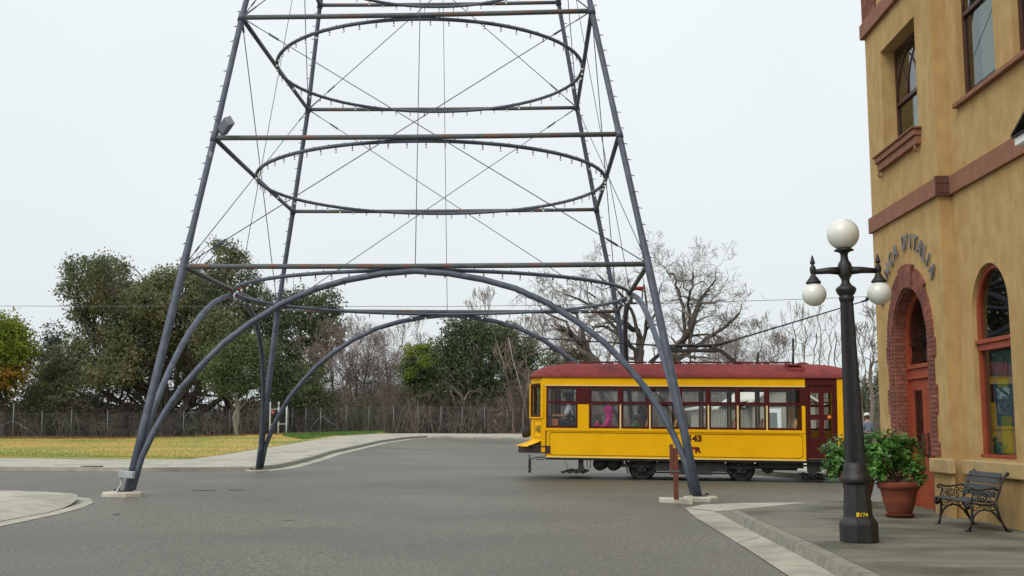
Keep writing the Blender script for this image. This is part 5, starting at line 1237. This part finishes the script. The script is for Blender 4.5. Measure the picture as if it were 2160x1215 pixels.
def evergreen(name, label, px, Y, lobes, M, dens, size, seed, tr=.3, cat='tree', bark=BARK, clump=.55, fill=.55, spread=1., more=None, group='evergreen trees beyond the fence'):
    rn = random.Random(seed); b = gp_(px, Y); t = thing(name, label, cat, b, group=group); mb = MB(); Ls = [lobe(*l) for l in lobes]
    fork = Vector((0, 0, min(c[2] for c, _ in Ls) * .28 + .8 - b.z * .2)); fork.z = max(.8, fork.z)
    limb(mb, (0, 0, -.2), fork, tr, tr * .8, rn, 4, .05, 9)
    for c, rad in Ls:
        e = Vector(c) - b; p = limb(mb, fork, e, tr * .34, tr * .08, rn, 6, .08, 6)
        for k in range(6):
            a = p[3 + k % 3]; d = Vector((rn.gauss(0, 1) * rad[0], rn.gauss(0, 1) * rad[1], rn.gauss(.2, .7) * rad[2])) * .6; limb(mb, a, e + d, tr * .1, .015, rn, 4, .1, 4)
    mb.build('trunk', bark, t)
    leaves('crown', Ls, dens, size, M, t, b, seed, clump, fill=fill)
    if more: more(t, b)
    return t
def grow(mb, p, d, L_, r, depth, rn, up=.12, spread=.55, gnarl=.22, rmin=.012, sides=4, curl=0.):
    k = 3; pts = [p]; rr = [r]; q = p; dd = d
    for i in range(k):
        dd = (dd + Vector((rn.gauss(0, gnarl), rn.gauss(0, gnarl), rn.gauss(0, gnarl) + up))).normalized(); q = q + dd * L_ / k; pts.append(q); rr.append(max(rmin, r * (1 - .3 * (i + 1) / k)))
    mb.tube(pts, rr, sides if depth > 2 else 3, caps=False)
    if depth <= 0: return
    nb = 2 if rn.random() < .45 else 3
    for j in range(nb):
        a = dd.cross(Vector((rn.gauss(0, 1), rn.gauss(0, 1), rn.gauss(0, 1)))).normalized()
        nd = (dd * (1 - spread * rn.uniform(.3, 1)) + a * spread * rn.uniform(.5, 1.2)).normalized()
        st_ = pts[-1] if j < 2 else pts[2]
        grow(mb, st_, nd, L_ * rn.uniform(.66, .88), rr[-1] * rn.uniform(.6, .8), depth - 1, rn, up, spread, gnarl, rmin, sides)
def bare(name, label, stems, Y, M, seed, depth=6, L0=1.5, r0=.22, up=.1, spread=.55, gnarl=.2, cat='bare tree', px=None, rmin=.012, group='bare trees beyond the street', fuzz=(), fd=14):
    """stems: lists of picture columns/rows the main limbs pass through"""
    rn = random.Random(seed); b = gp_(px if px else stems[0][0][0], Y); t = thing(name, label, cat, b, group=group); tk = MB(); mb = MB()
    for st_ in stems:
        pts = []; r = st_[0][2] if len(st_[0]) > 2 else r0
        for i, s_ in enumerate(st_):
            q = W(s_[0], s_[1], Y + (rn.gauss(0, .8) if i > 1 else 0)) - b; pts.append(q)
        fine = []; 
        for i in range(len(pts) - 1):
            for k in range(3): fine.append(pts[i].lerp(pts[i + 1], k / 3) + Vector((rn.gauss(0, .05), rn.gauss(0, .05), rn.gauss(0, .05))) * (1 if i + k else 0))
        fine.append(pts[-1]); n_ = len(fine); rs = [max(.03, r * (1 - .68 * i / n_)) for i in range(n_)]
        tk.tube(fine, rs, 7, caps=False)
        for i in range(max(2, n_ // 3), n_):
            if rn.random() < .62 or i == n_ - 1:
                dd = (fine[i] - fine[i - 1]).normalized(); a = dd.cross(Vector((rn.gauss(0, 1), rn.gauss(0, 1), rn.gauss(0, 1)))).normalized()
                nd = dd if i == n_ - 1 else (dd * .4 + a).normalized()
                grow(mb, fine[i], nd, L0 * rn.uniform(.7, 1.1), rs[i] * .6, depth if i == n_ - 1 else depth - 1, rn, up, spread, gnarl, rmin)
    tk.build('trunk', M, t)['kind'] = 'stuff'; mb.build('branches', TWIG if M is not TWIGB else TWIGB, t)['kind'] = 'stuff'
    if fuzz: leaves('fine_twigs', [lobe(*q) for q in fuzz], fd, .34, TWIG if M is not TWIGB else TWIGB, t, b, seed + 500, .9, 'stuff', .15, .035, 22)
    return t

# left to right along the fence
evergreen('maple_tree', 'green tree turning orange low down at the far left edge', 5, 88, [(-20, 720, 80, 55, 88), (20, 760, 52, 46, 88), (-40, 800, 70, 50, 88), (30, 735, 40, 30, 88), (-90, 760, 70, 70, 88), (10, 690, 30, 18, 88)], BRIGHT, 14, .17, 21,
          more=lambda t, b: leaves('orange_leaves', [lobe(25, 800, 38, 26, 87), lobe(-15, 780, 40, 20, 86.5)], 5, .15, AUTUMN, t, b, 22, .5))
evergreen('feathery_tree', 'dark feathery evergreen tree between the orange tree and the big oak', 105, 96, [(112, 712, 24, 30, 96), (100, 760, 36, 40, 96), (128, 790, 34, 46, 96), (85, 820, 40, 46, 96), (60, 860, 50, 40, 96), (120, 860, 50, 40, 96)], GREYG, 9, .16, 23, fill=.3)
big = [(185, 572, 46, 30), (150, 608, 24, 26), (228, 568, 34, 24), (215, 620, 50, 40), (262, 566, 8, 20), (170, 660, 22, 20), (230, 680, 62, 50), (320, 640, 60, 42), (300, 700, 72, 60), (200, 740, 56, 52), (150, 770, 50, 50), (390, 610, 48, 44), (360, 690, 70, 56), (400, 740, 60, 40), (350, 590, 34, 22), (270, 760, 60, 30), (160, 830, 46, 40), (190, 870, 40, 30), (310, 605, 22, 18), (100, 850, 36, 44), (430, 650, 50, 50), (450, 700, 50, 44), (250, 630, 50, 40), (290, 660, 60, 50), (120, 800, 34, 40), (240, 790, 60, 26), (420, 770, 46, 26)]
def trunks(t, b):
    rn = random.Random(4); mb = MB(); f = lambda px, py: W(px, py, 90) - b
    for path, r in (([(345, 925), (340, 880), (300, 868), (250, 848), (205, 820)], .34), ([(345, 925), (352, 870), (345, 820), (330, 770)], .4), ([(352, 925), (385, 870), (420, 820), (440, 760)], .42), ([(350, 910), (400, 850), (372, 790), (380, 740)], .3),
                    ([(340, 905), (270, 893), (210, 895), (165, 905)], .24), ([(350, 925), (320, 850), (300, 810), (290, 770)], .2), ([(355, 920), (450, 850), (500, 800), (520, 760)], .26), ([(300, 868), (270, 830), (262, 790)], .14), ([(352, 900), (365, 830), (410, 790)], .2)):
        pts = [f(*q) for q in path]; fine = []
        for i in range(len(pts) - 1):
            for k in range(4): fine.append(pts[i].lerp(pts[i + 1], k / 4) + Vector((rn.gauss(0, .09), rn.gauss(0, .2), rn.gauss(0, .09))))
        fine.append(pts[-1]); n_ = len(fine); mb.tube(fine, [r * (1 - .6 * i / n_) for i in range(n_)], 7, caps=False)
        for i in range(3, n_):
            for q_ in range(2):
                dd = (fine[i] - fine[i - 1]).normalized(); a = dd.cross(Vector((rn.gauss(0, 1), rn.gauss(0, 1), rn.gauss(0, 1)))).normalized(); grow(mb, fine[i], (dd * .4 + a).normalized(), 1.3, r * .3, 3, rn, .03, .6, .25)
    mb.build('limbs', BARK, t)
evergreen('oak_tree', 'huge dark evergreen oak with arching bare limbs under its crown, left of the tower', 345, 90, [(x, y, a, b, 90, ((i * 37) % 7 - 3) * .9) for i, (x, y, a, b) in enumerate(big)], OLIVE, 13, .16, 31, tr=.45, more=trunks, clump=.6, fill=.6)
evergreen('tall_oak_tree', 'tall evergreen oak with a narrow pointed top rising behind the near left tower leg', 480, 93, [(480, 545, 30, 34, 93), (462, 520, 14, 16, 93), (500, 550, 24, 22, 93), (440, 590, 40, 34, 93), (500, 600, 50, 36, 93), (480, 660, 70, 50, 93), (540, 700, 50, 60, 93), (460, 710, 60, 50, 93), (540, 640, 34, 36, 93), (560, 780, 44, 60, 93)], OLIVE, 12, .16, 33, tr=.4)
evergreen('young_oak_tree', 'lighter green small tree with a straight pale trunk in front of the oaks', 502, 84, [(505, 735, 42, 34, 84), (470, 765, 46, 34, 84), (515, 780, 40, 36, 84), (490, 815, 40, 24, 84), (450, 800, 26, 22, 84), (530, 740, 28, 30, 84)], MIDG, 14, .13, 35, tr=.16, bark=BARKP,
          more=lambda t, b: MB().tube([W(496, 930, 84) - b, W(502, 880, 84) - b, W(499, 830, 84) - b], [.17, .14, .11], 9).build('pale_trunk', BARKP, t))
evergreen('cedar_tree', 'dark evergreen with a ragged double top behind the far left tower leg', 650, 92, [(632, 640, 34, 34, 92), (660, 660, 40, 40, 92), (690, 640, 26, 26, 92), (600, 650, 30, 36, 92), (620, 700, 50, 44, 92), (690, 700, 38, 46, 92), (640, 760, 50, 46, 92), (600, 790, 40, 50, 92), (575, 690, 30, 50, 92), (705, 660, 12, 16, 92)], DARKG, 12, .16, 37, tr=.35)
evergreen('scrub_tree', 'olive green scrub tree low behind the far left tower leg', 600, 87, [(585, 800, 40, 34, 87), (620, 830, 46, 34, 87), (650, 800, 40, 34, 87), (570, 750, 30, 36, 87), (668, 845, 30, 34, 87)], MIDG, 9, .14, 39, fill=.4)
bare('bare_tree', 'bare reddish brown tree beside the dark double topped evergreen', [[(700, 920, .16), (705, 850), (700, 790), (690, 750)], [(710, 920, .14), (725, 850), (735, 790), (745, 740)], [(690, 920, .12), (680, 850), (672, 800), (665, 760)]], 90, TWIGB, 41, 5, 1.15, spread=.5, up=.18, fuzz=[(715, 700, 30, 40, 90), (735, 740, 34, 40, 90), (690, 780, 40, 50, 90), (720, 830, 44, 50, 90), (690, 880, 50, 36, 90)], fd=10)
bare('bare_tree', 'bare pinkish brown tree with a pale feathery top right of the far tower leg', [[(760, 920, .14), (765, 860), (770, 810), (778, 760)], [(775, 920, .14), (795, 860), (815, 810), (830, 770)], [(750, 920, .12), (748, 870), (752, 820), (750, 775)]], 92, TWIGB, 43, 5, 1.2, spread=.5, up=.2, fuzz=[(770, 760, 34, 44, 92), (805, 750, 30, 36, 92), (750, 800, 40, 50, 92), (800, 830, 44, 50, 92), (770, 870, 50, 40, 92), (790, 710, 22, 20, 93)])
bare('bare_tree', 'bare brown tree under the crest of the far arch', [[(860, 920, .14), (862, 860), (868, 800), (876, 750)], [(840, 920, .14), (830, 860), (822, 820), (815, 780)], [(880, 920, .12), (890, 870), (895, 820), (900, 780)]], 93, TWIGB, 45, 5, 1.15, spread=.5, up=.2, fuzz=[(850, 760, 34, 34, 93), (820, 790, 40, 44, 93), (870, 820, 44, 44, 93), (900, 790, 30, 40, 94), (830, 850, 50, 44, 92), (890, 870, 50, 36, 92)])
evergreen('privet_tree', 'small green tree with a bright yellow green top under the far arch', 885, 88, [(890, 770, 34, 34, 88), (868, 780, 24, 30, 88), (910, 775, 30, 36, 88), (880, 815, 34, 26, 88), (925, 815, 24, 22, 88), (900, 740, 18, 16, 88)], MIDG, 13, .14, 47, tr=.2,
          more=lambda t, b: leaves('bright_leaves', [lobe(882, 738, 16, 12, 87.5), lobe(893, 762, 12, 16, 86.5), lobe(862, 785, 10, 12, 86.8), lobe(862, 740, 12, 12, 87)], 10, .13, BRIGHT, t, b, 48, .4))
evergreen('pine_tree', 'dense dark green tree with several upright tops left of the tram', 1030, 90, [(958, 700, 22, 26, 90), (985, 690, 20, 22, 90), (1010, 690, 22, 24, 90), (1040, 705, 26, 24, 90), (1075, 700, 18, 20, 90), (970, 740, 34, 34, 90), (1020, 745, 44, 40, 90), (1070, 745, 34, 38, 90), (1110, 750, 22, 30, 90), (990, 790, 44, 34, 90), (1050, 800, 46, 34, 90), (1100, 800, 34, 34, 90), (1080, 840, 30, 24, 90), (960, 775, 26, 30, 90), (1120, 720, 14, 14, 90), (940, 740, 26, 34, 90), (945, 790, 34, 34, 90), (1000, 720, 40, 34, 90), (1060, 725, 40, 34, 90), (1105, 780, 34, 44, 90), (1010, 830, 60, 26, 91)], DARKG, 14, .15, 49, tr=.35, fill=.6)
bare('fallen_limb_tree', 'dead tree with brown trunks leaning left beneath the dense dark tree', [[(1010, 925, .28), (995, 890), (978, 850), (965, 820)], [(1020, 925, .16), (960, 890), (940, 860)]], 88, BARK, 51, 4, 1.4, spread=.7, gnarl=.3, up=-.02, cat='bare tree')
bare('bare_tree', 'bare tree with many crossing twigs in front of the dark tree by the tram', [[(1085, 920, .08), (1080, 850), (1065, 780), (1050, 730)], [(1100, 920, .07), (1105, 860), (1115, 800), (1110, 750)]], 86, TWIGB, 53, 5, 1.3, spread=.45, up=.2, rmin=.014, fuzz=[(1090, 850, 36, 40, 86), (1060, 880, 44, 34, 86), (1110, 800, 20, 40, 86)], fd=3)
# the big bare walnut behind the tram
bare('walnut_tree', 'big bare tree spreading wide limbs above the tram roof, right of the tower', [
    [(1402, 925, .34), (1400, 860), (1398, 790), (1402, 765), (1430, 735), (1458, 690), (1475, 640), (1488, 620)], [(1402, 770, .19), (1450, 745), (1490, 715), (1530, 690), (1560, 660)],
    [(1445, 700, .12), (1440, 650), (1428, 600), (1422, 580), (1406, 570)], [(1458, 690, .11), (1452, 640), (1460, 600), (1462, 575)], [(1450, 745, .11), (1462, 690), (1472, 640), (1510, 590)], [(1402, 765, .13), (1420, 730), (1440, 715), (1475, 705), (1520, 712)],
    [(1395, 790, .13), (1420, 762), (1450, 750), (1500, 757)]], 72, BARK, 61, 5, .84, spread=.62, gnarl=.26, up=.08, px=1402, rmin=.009, fuzz=[(1500, 620, 60, 50, 72), (1440, 580, 50, 40, 72), (1530, 680, 40, 40, 72)], fd=1.6)
bare('walnut_tree', 'leaning bare tree with a thick forked trunk directly behind the far right tower leg', [
    [(1360, 925, .3), (1352, 850), (1348, 790), (1352, 740), (1346, 700), (1310, 680), (1275, 665), (1245, 640)], [(1350, 790, .18), (1340, 740), (1310, 710), (1280, 690), (1250, 690)], [(1352, 745, .14), (1360, 700), (1365, 650), (1358, 600)],
    [(1346, 705, .13), (1330, 650), (1300, 610), (1262, 580)], [(1360, 700, .1), (1385, 660), (1392, 610)], [(1310, 700, .12), (1265, 660), (1225, 630), (1190, 620)]], 74, BARK, 63, 5, .88, spread=.6, gnarl=.26, up=.07, px=1360, rmin=.009)
bare('pollard_tree', 'thick mossy old trunk leaning left over the tram roof', [[(1300, 925, .42), (1285, 850), (1262, 780), (1235, 735), (1205, 712), (1180, 690)], [(1265, 790, .24), (1230, 752), (1195, 740), (1160, 735)], [(1240, 740, .13), (1230, 700), (1215, 665), (1180, 645)], [(1225, 725, .12), (1195, 680), (1150, 660)]], 70, BARK, 65, 4, 1.0, spread=.65, gnarl=.32, up=.05, px=1300)
evergreen('ivy_tree', 'small dark green tree just above the front of the tram roof', 1195, 80, [(1195, 745, 24, 18, 80), (1170, 760, 24, 22, 80), (1215, 765, 20, 20, 80), (1180, 800, 40, 40, 80)], DARKG, 9, .14, 67, fill=.35)
bare('bare_tree', 'tall thin bare tree behind the left end of the tram', [[(1215, 920, .2), (1220, 830), (1225, 740), (1222, 680)], [(1240, 920, .18), (1265, 830), (1290, 740), (1310, 680)], [(1190, 920, .14), (1180, 830), (1165, 760)]], 95, TWIG, 69, 5, 1.4, spread=.5, up=.16, fuzz=[(1230, 740, 60, 60, 95), (1300, 720, 50, 60, 95), (1180, 700, 40, 40, 95)], fd=3)
bare('bare_tree', 'greyish twiggy tree between the spreading walnut and the thin saplings', [[(1540, 920, .2), (1545, 850), (1548, 790), (1552, 740)], [(1560, 920, .2), (1580, 850), (1592, 790), (1600, 745)], [(1570, 925, .14), (1600, 850), (1625, 800)], [(1530, 925, .14), (1520, 850), (1515, 790)]], 88, TWIG, 71, 6, 1.25, spread=.52, up=.14, fuzz=[(1550, 720, 34, 40, 88), (1590, 745, 36, 30, 88), (1520, 760, 34, 30, 88), (1620, 780, 30, 30, 88), (1560, 800, 60, 40, 88)], fd=6)
for k, (px, top) in enumerate(((1678, 650), (1702, 645), (1733, 640), (1765, 655))):
    bare('sapling', ['slender bare sapling farthest left of the four right of the tram', 'second slender bare sapling from the left behind the tram roof', 'tallest slender bare sapling just left of the street lamp', 'slender bare sapling partly hidden by the street lamp shaft'][k],
         [[(px + 8, 920, .05), (px + 2, 830), (px - 6, 760), (px, 710), (px - 4, top + 45)], [(px + 8, 860, .035), (px + 14, 780), (px + 18, 735), (px + 20, top + 60)]], 62 + k * 3, TWIG, 81 + k, 3, .65, spread=.42, up=.2, gnarl=.14, rmin=.009, group='slender saplings right of the tram')
bare('bare_tree', 'small bare tree in the gap between the street lamp and the building', [[(1836, 920, .14), (1840, 840), (1836, 790), (1842, 750)], [(1822, 920, .1), (1818, 850), (1825, 790)]], 58, TWIG, 91, 5, .8, spread=.5, up=.15, gnarl=.2)
evergreen('holly_tree', 'green bushy tree in the gap between the street lamp and the building', 1828, 60, [(1822, 820, 22, 30, 60), (1845, 835, 18, 28, 60), (1825, 870, 28, 26, 60), (1850, 790, 14, 22, 60)], MIDG, 12, .1, 93, tr=.15, clump=.4)
# undergrowth that nobody could count
THK = mat('thicket_stems', (.11, .09, .07), (.29, .235, .19), .5, .95, lo=.36, hi=.64, c3=(.10, .115, .06), s3=.2)  # brown stem colour of the thicket, mottled with grey green
def thicket(name, label, xs, Y0, Y1, htop, n, M, seed, h0=1.2, r=.013):
    rn = random.Random(seed); mb = MB()
    for i in range(n):
        px = rn.uniform(*xs); Y = rn.uniform(Y0, Y1); b = gp_(px, Y); h = rn.uniform(.3, 1.) * htop
        d = Vector((rn.gauss(0, .35), rn.gauss(0, .35), 1)).normalized(); m1 = b + d * h * .5; e = b + d * h + Vector((rn.gauss(0, .4), rn.gauss(0, .4), rn.gauss(0, .2) - .1 * h))
        mb.tube([b, m1, e], [r * 1.7, r * 1.3, r * .7], 3, caps=False)
        for k in range(3):
            q = b.lerp(e, rn.uniform(.3, .95)); mb.tube([q, q + Vector((rn.gauss(0, .5), rn.gauss(0, .5), rn.uniform(-.1, .6)))], [r * .9, r * .5], 3, caps=False)
    return tag(mb.build(name, M), label, 'undergrowth', kind='stuff')
thicket('undergrowth', 'dense brown grey thicket of stems behind the chain link fence', (560, 1330), 87, 98, 4.6, 5200, THK, 101)
thicket('undergrowth', 'tangle of thin grey brush behind the left part of the fence', (-60, 560), 88, 99, 3.2, 2200, THK, 103)
thicket('undergrowth', 'pale grey brush behind the tram', (1300, 1900), 78, 96, 4.5, 3000, TWIG, 105)
def mass(name, label, lobes, M, dens, size, seed, clump=.7, fill=.2):
    o = leaves(name, [lobe(*l) for l in lobes], dens, size, M, None, (0, 0, 0), seed, clump, fill=fill); return tag(o, label, 'undergrowth', kind='stuff')
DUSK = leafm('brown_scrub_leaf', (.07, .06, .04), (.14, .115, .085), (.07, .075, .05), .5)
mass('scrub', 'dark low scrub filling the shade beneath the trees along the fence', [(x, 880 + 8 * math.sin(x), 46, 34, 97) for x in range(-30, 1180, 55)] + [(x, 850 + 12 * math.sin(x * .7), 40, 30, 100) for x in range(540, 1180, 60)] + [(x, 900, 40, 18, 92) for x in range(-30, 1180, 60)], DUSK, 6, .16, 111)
mass('scrub', 'patches of green bushes and brambles standing against the back of the fence', [(620, 880, 30, 26, 90), (700, 860, 24, 30, 91), (905, 850, 40, 20, 90), (850, 880, 30, 20, 91), (1000, 870, 40, 22, 91), (1090, 875, 30, 30, 90), (70, 880, 40, 30, 90), (140, 890, 40, 24, 90), (20, 870, 30, 40, 91), (420, 900, 50, 16, 90), (230, 905, 40, 12, 90), (560, 880, 20, 26, 90)], OLIVE, 6, .15, 117)
mass('scrub', 'grey green scrub standing behind the tram and the shed', [(x, 860 + 10 * math.sin(x), 50, 44, 98) for x in range(1170, 1900, 55)] + [(x, 820 + 14 * math.sin(x * .3), 44, 36, 100) for x in range(1170, 1500, 60)], GREYG, 5, .16, 113)
mass('scrub', 'hedge of dark trees closing the view far left of the frame', [(-160 - 90 * k, 800 + 20 * (k % 2), 90, 110, 90) for k in range(5)], OLIVE, 5, .22, 115)
# leaf litter
lit = px2([(0, 923), (560, 920), (560, 916), (0, 918)])
grass('leaf_litter', scat([(-45, 82), (-14, 82), (-14, 90), (-45, 90)], -45, -14, 82, 90), 9000, .1, mat('dry_leaves', (.24, .12, .05), (.16, .09, .045), .8, .95, island=.9), 'dry brown leaves and dead grass along the left foot of the fence', 6)
grass('leaf_litter', scat([(-1, 80), (3, 80), (3, 87), (-1, 87)], -1, 3, 81.2, 87), 1500, .06, mat('rusty_leaves', (.24, .13, .06), (.18, .13, .08), .8, .95, island=.9), 'dry leaves scattered along the kerb left of the tram', 8, .03)

# ------------------------------------------------------------------ fence and gate
PIPE = mat('galvanised_pipe', (.14, .155, .155), rough=.5, metal=.3); NET = mat('chain_link_wire', (.24, .25, .245), rough=.6, metal=.3)
FY = 86.
def fence(label, cols, h, outr, braces, Yf=FY):
    b = gp_(cols[0], Yf); f = thing('chain_link_fence', label, 'fence', b)
    P = [gp_(c, Yf) - b for c in cols]
    for i, p in enumerate(P):
        hh = h[i] if hasattr(h, '__len__') else h; mb = MB(); mb.tube([p + Vector((0, 0, -.2)), p + Vector((0, 0, hh))], .05 if i in braces else .035, 7)
        if i in outr: mb.tube([p + Vector((0, 0, hh)), p + Vector((outr[i], 0, hh + .28))], .022, 5)
        mb.build('post', PIPE, f)
    for i in braces:
        for j in (i - 1, i + 1):
            if 0 <= j < len(P): mb = MB(); mb.tube([P[i] + Vector((0, 0, 1.35)), P[i].lerp(P[j], 1.) + Vector((0, 0, .1))], .025, 5); mb.build('brace', PIPE, f)
    H_ = 1.85
    wr = MB()
    for a, c in zip(P, P[1:]): wr.tube([a + Vector((0, 0, H_)), c + Vector((0, 0, H_))], .006, 4)
    wr.build('top_wire', PIPE, f)
    x0, x1 = P[0].x, P[-1].x; V = []; Fc = []; st = .13; r = .0017; zat = lambda x: gz(b.x + x, Yf) - b.z
    n_ = int((x1 - x0) / st)
    for i in range(n_):
        for s_ in (-1, 1):
            xa = x0 + i * st; xb = xa + s_ * H_ * .9
            xb = max(x0, min(x1, xb)); zf = abs(xb - xa) / .9; o = len(V)
            za_, zb2 = zat(xa) + .03, zat(xb) + .03 + zf
            V += [(xa - r, .04, za_), (xa + r, .04, za_), (xb + r, .04, zb2), (xb - r, .04, zb2), (xa, .045, za_), (xb, .045, zb2)]; Fc += [(o, o + 1, o + 2, o + 3), (o + 1, o + 4, o + 5, o + 2), (o + 4, o, o + 3, o + 5)]
            if abs(zf - H_) > .02:      # the wire turns back at the end post
                o = len(V); z2 = H_; xc = xb - s_ * (z2 - zf) * .9
                V += [(xb - r, .04, zb2), (xb + r, .04, zb2), (xc + r, .04, zat(xc) + z2), (xc - r, .04, zat(xc) + z2)]; Fc += [(o, o + 1, o + 2, o + 3)]
    me = bpy.data.meshes.new('chain_link'); me.from_pydata(V, [], Fc); me.materials.append(NET); o = bpy.data.objects.new('chain_link', me); COL.objects.link(o); o.parent = f; o['kind'] = 'stuff'
    return f
fence('chain link fence with braced posts along the back of the lawn', [-130, -52, 27, 88, 150, 226, 305, 387, 484, 560], [2.1, 2.1, 2.6, 2.0, 2.15, 2.1, 2.1, 2.0, 2.05, 2.1], {7: .3}, [2])
fence('chain link fence along the thicket from the white gate to the tram', [608, 616, 645, 676, 730, 778, 830, 882, 930, 975, 1022, 1070, 1118, 1180], 1.95, {1: -.22, 2: -.22}, [3])
gb_ = gp_(568, FY - .6); gate = thing('metal_gate', 'white pedestrian gate frame with a small red sign behind the far left tower leg', 'gate', gb_)
for px in (569, 587, 604):
    p = gp_(px, FY - .6) - gb_; mb = MB(); mb.tube([p + Vector((0, 0, -.1)), p + Vector((0, 0, 2.45 - .25 * (px > 600)))], .055, 8); mb.build('post', WHITE, gate)
a, b = gp_(569, FY - .6) - gb_, gp_(604, FY - .6) - gb_
for z in (.85, 1.92): mb = MB(); mb.tube([a + Vector((0, 0, z)), b + Vector((0, 0, z))], .03, 6); mb.build('rail', WHITE, gate)
p = gp_(575, FY - .6) - gb_; sgn_ = MB(); sgn_.lathe([(.13, 0), (.13, .012)], p + Vector((0, -.08, 1.72)), 8, axis=(0, -1, 0), smooth=False, rot=.39); sgn_.build('sign', mat('faded_red_sign', (.5, .13, .13), rough=.6), gate)

# ------------------------------------------------------------------ shed seen through the tram windows
SY = 58.; sx = lambda px, py, Y=SY: W(px, py, Y)
c = sx(1590, 905); shed = thing('shed', 'tan gabled shed seen through the rear windows of the tram', 'shed', (c.x, SY, gz(c.x, SY)))
TANW = mat('tan_siding', (.27, .255, .20), (.31, .295, .24), 2, .9); WHT = mat('pale_roof', (.62, .60, .52), rough=.8)
ge = sx(1585, 848).z - gz(c.x, SY); gap = sx(1650, 806).z - gz(c.x, SY); wpx = SY / F
HWd = (1650 - 1585) * wpx
mb = MB(); mb.prism([(0, 0, -.3), (2 * HWd, 0, -.3), (2 * HWd, 0, ge), (HWd, 0, gap), (0, 0, ge)], (0, 9, 0)); mb.build('wall', TANW, shed, fix=True)
mb = MB(); k = (gap - ge) / HWd
mb.prism([(-.45, -.25, ge - .45 * k + .03), (HWd, -.25, gap + .03), (HWd, -.25, gap + .15), (-.45, -.25, ge - .45 * k + .15)], (0, 9.6, 0)); mb.prism([(2 * HWd + .45, -.25, ge - .45 * k + .03), (HWd + .002, -.25, gap + .03), (HWd + .002, -.25, gap + .15), (2 * HWd + .45, -.25, ge - .45 * k + .15)], (0, 9.6, 0)); mb.build('roof', WHT, shed, fix=True)
x0 = sx(1497, 900).x - c.x
cor = MB(); n_ = 16
for i in range(n_): cor.box(x0 + (-.1 - x0) * i / n_, x0 + (-.1 - x0) * (i + .55) / n_, .45, .55, -.3, ge - .35)
cor.box(x0, -.05, .5, 6, -.3, ge - .4); cor.build('lean_to_wall', TANW, shed)
mb = MB(); mb.prism([(x0 - .2, .2, ge - .3), (-.02, .2, ge + .1), (-.02, 7, ge + .1), (x0 - .2, 7, ge - .3)], (0, 0, .1)); mb.build('lean_to_roof', WHT, shed, fix=True)
xd = sx(1624, 900).x - c.x; mb = MB(); mb.box(xd, xd + .55, -.06, -.01, 0, 2.0); mb.build('door', WHITE, shed); 
mb = MB(); mb.box(xd - .02, xd + .35, -.07, -.065, 1.0, 1.8); mb.build('door_glass', GREYG if 0 else mat('dim_glass', (.12, .15, .14), rough=.2), shed)

# ------------------------------------------------------------------ small things on the road
dr = G(192, 993, .0); drn = thing('storm_drain', 'dark kerb inlet of a storm drain in the pavement edge left of the tower leg', 'drain', (dr.x, dr.y, gz(dr.x, dr.y)))
mb = MB(); mb.box(-.3, .3, -.06, .2, .128, .145); mb.build('lid', KERB, drn); mb = MB(); mb.box(-.28, .28, -.055, .18, .0, .125); mb.build('mouth', BLACKM, drn)
mb = MB()
def patch(px, py, rx, ry, seed):
    rn = random.Random(seed); c = G(px, py, .0); n_ = 14; pts = []
    for i in range(n_):
        a = 2 * math.pi * i / n_; q = rn.uniform(.7, 1.2); x, y = c.x + rx * q * math.cos(a), c.y + ry * q * math.sin(a); pts.append((x, y, gz(x, y) + .006))
    mb.add(pts, [tuple(range(n_))])
patch(430, 1035, .28, .12, 1); patch(497, 1034, .18, .1, 2); patch(245, 1086, .07, .08, 3); patch(610, 1098, .1, .04, 4)
tag(mb.build('road_patches', mat('dark_patch', (.06, .052, .045), rough=.9), fix=True), kind='structure')
mb = MB(); rn = random.Random(8)
for px, py in ((878, 1013), (890, 1013.5), (903, 1013), (915, 1014)):
    patch(px, py, .11, .05, px)
tag(mb.build('chalk_mark', mat('chalk', (.27, .26, .29), rough=.95), fix=True), kind='structure')
mb = MB(); patch(145, 992.5, .22, .2, 5); tag(mb.build('white_paint_mark', mat('road_white', (.5, .52, .52), rough=.8), fix=True), kind='structure')
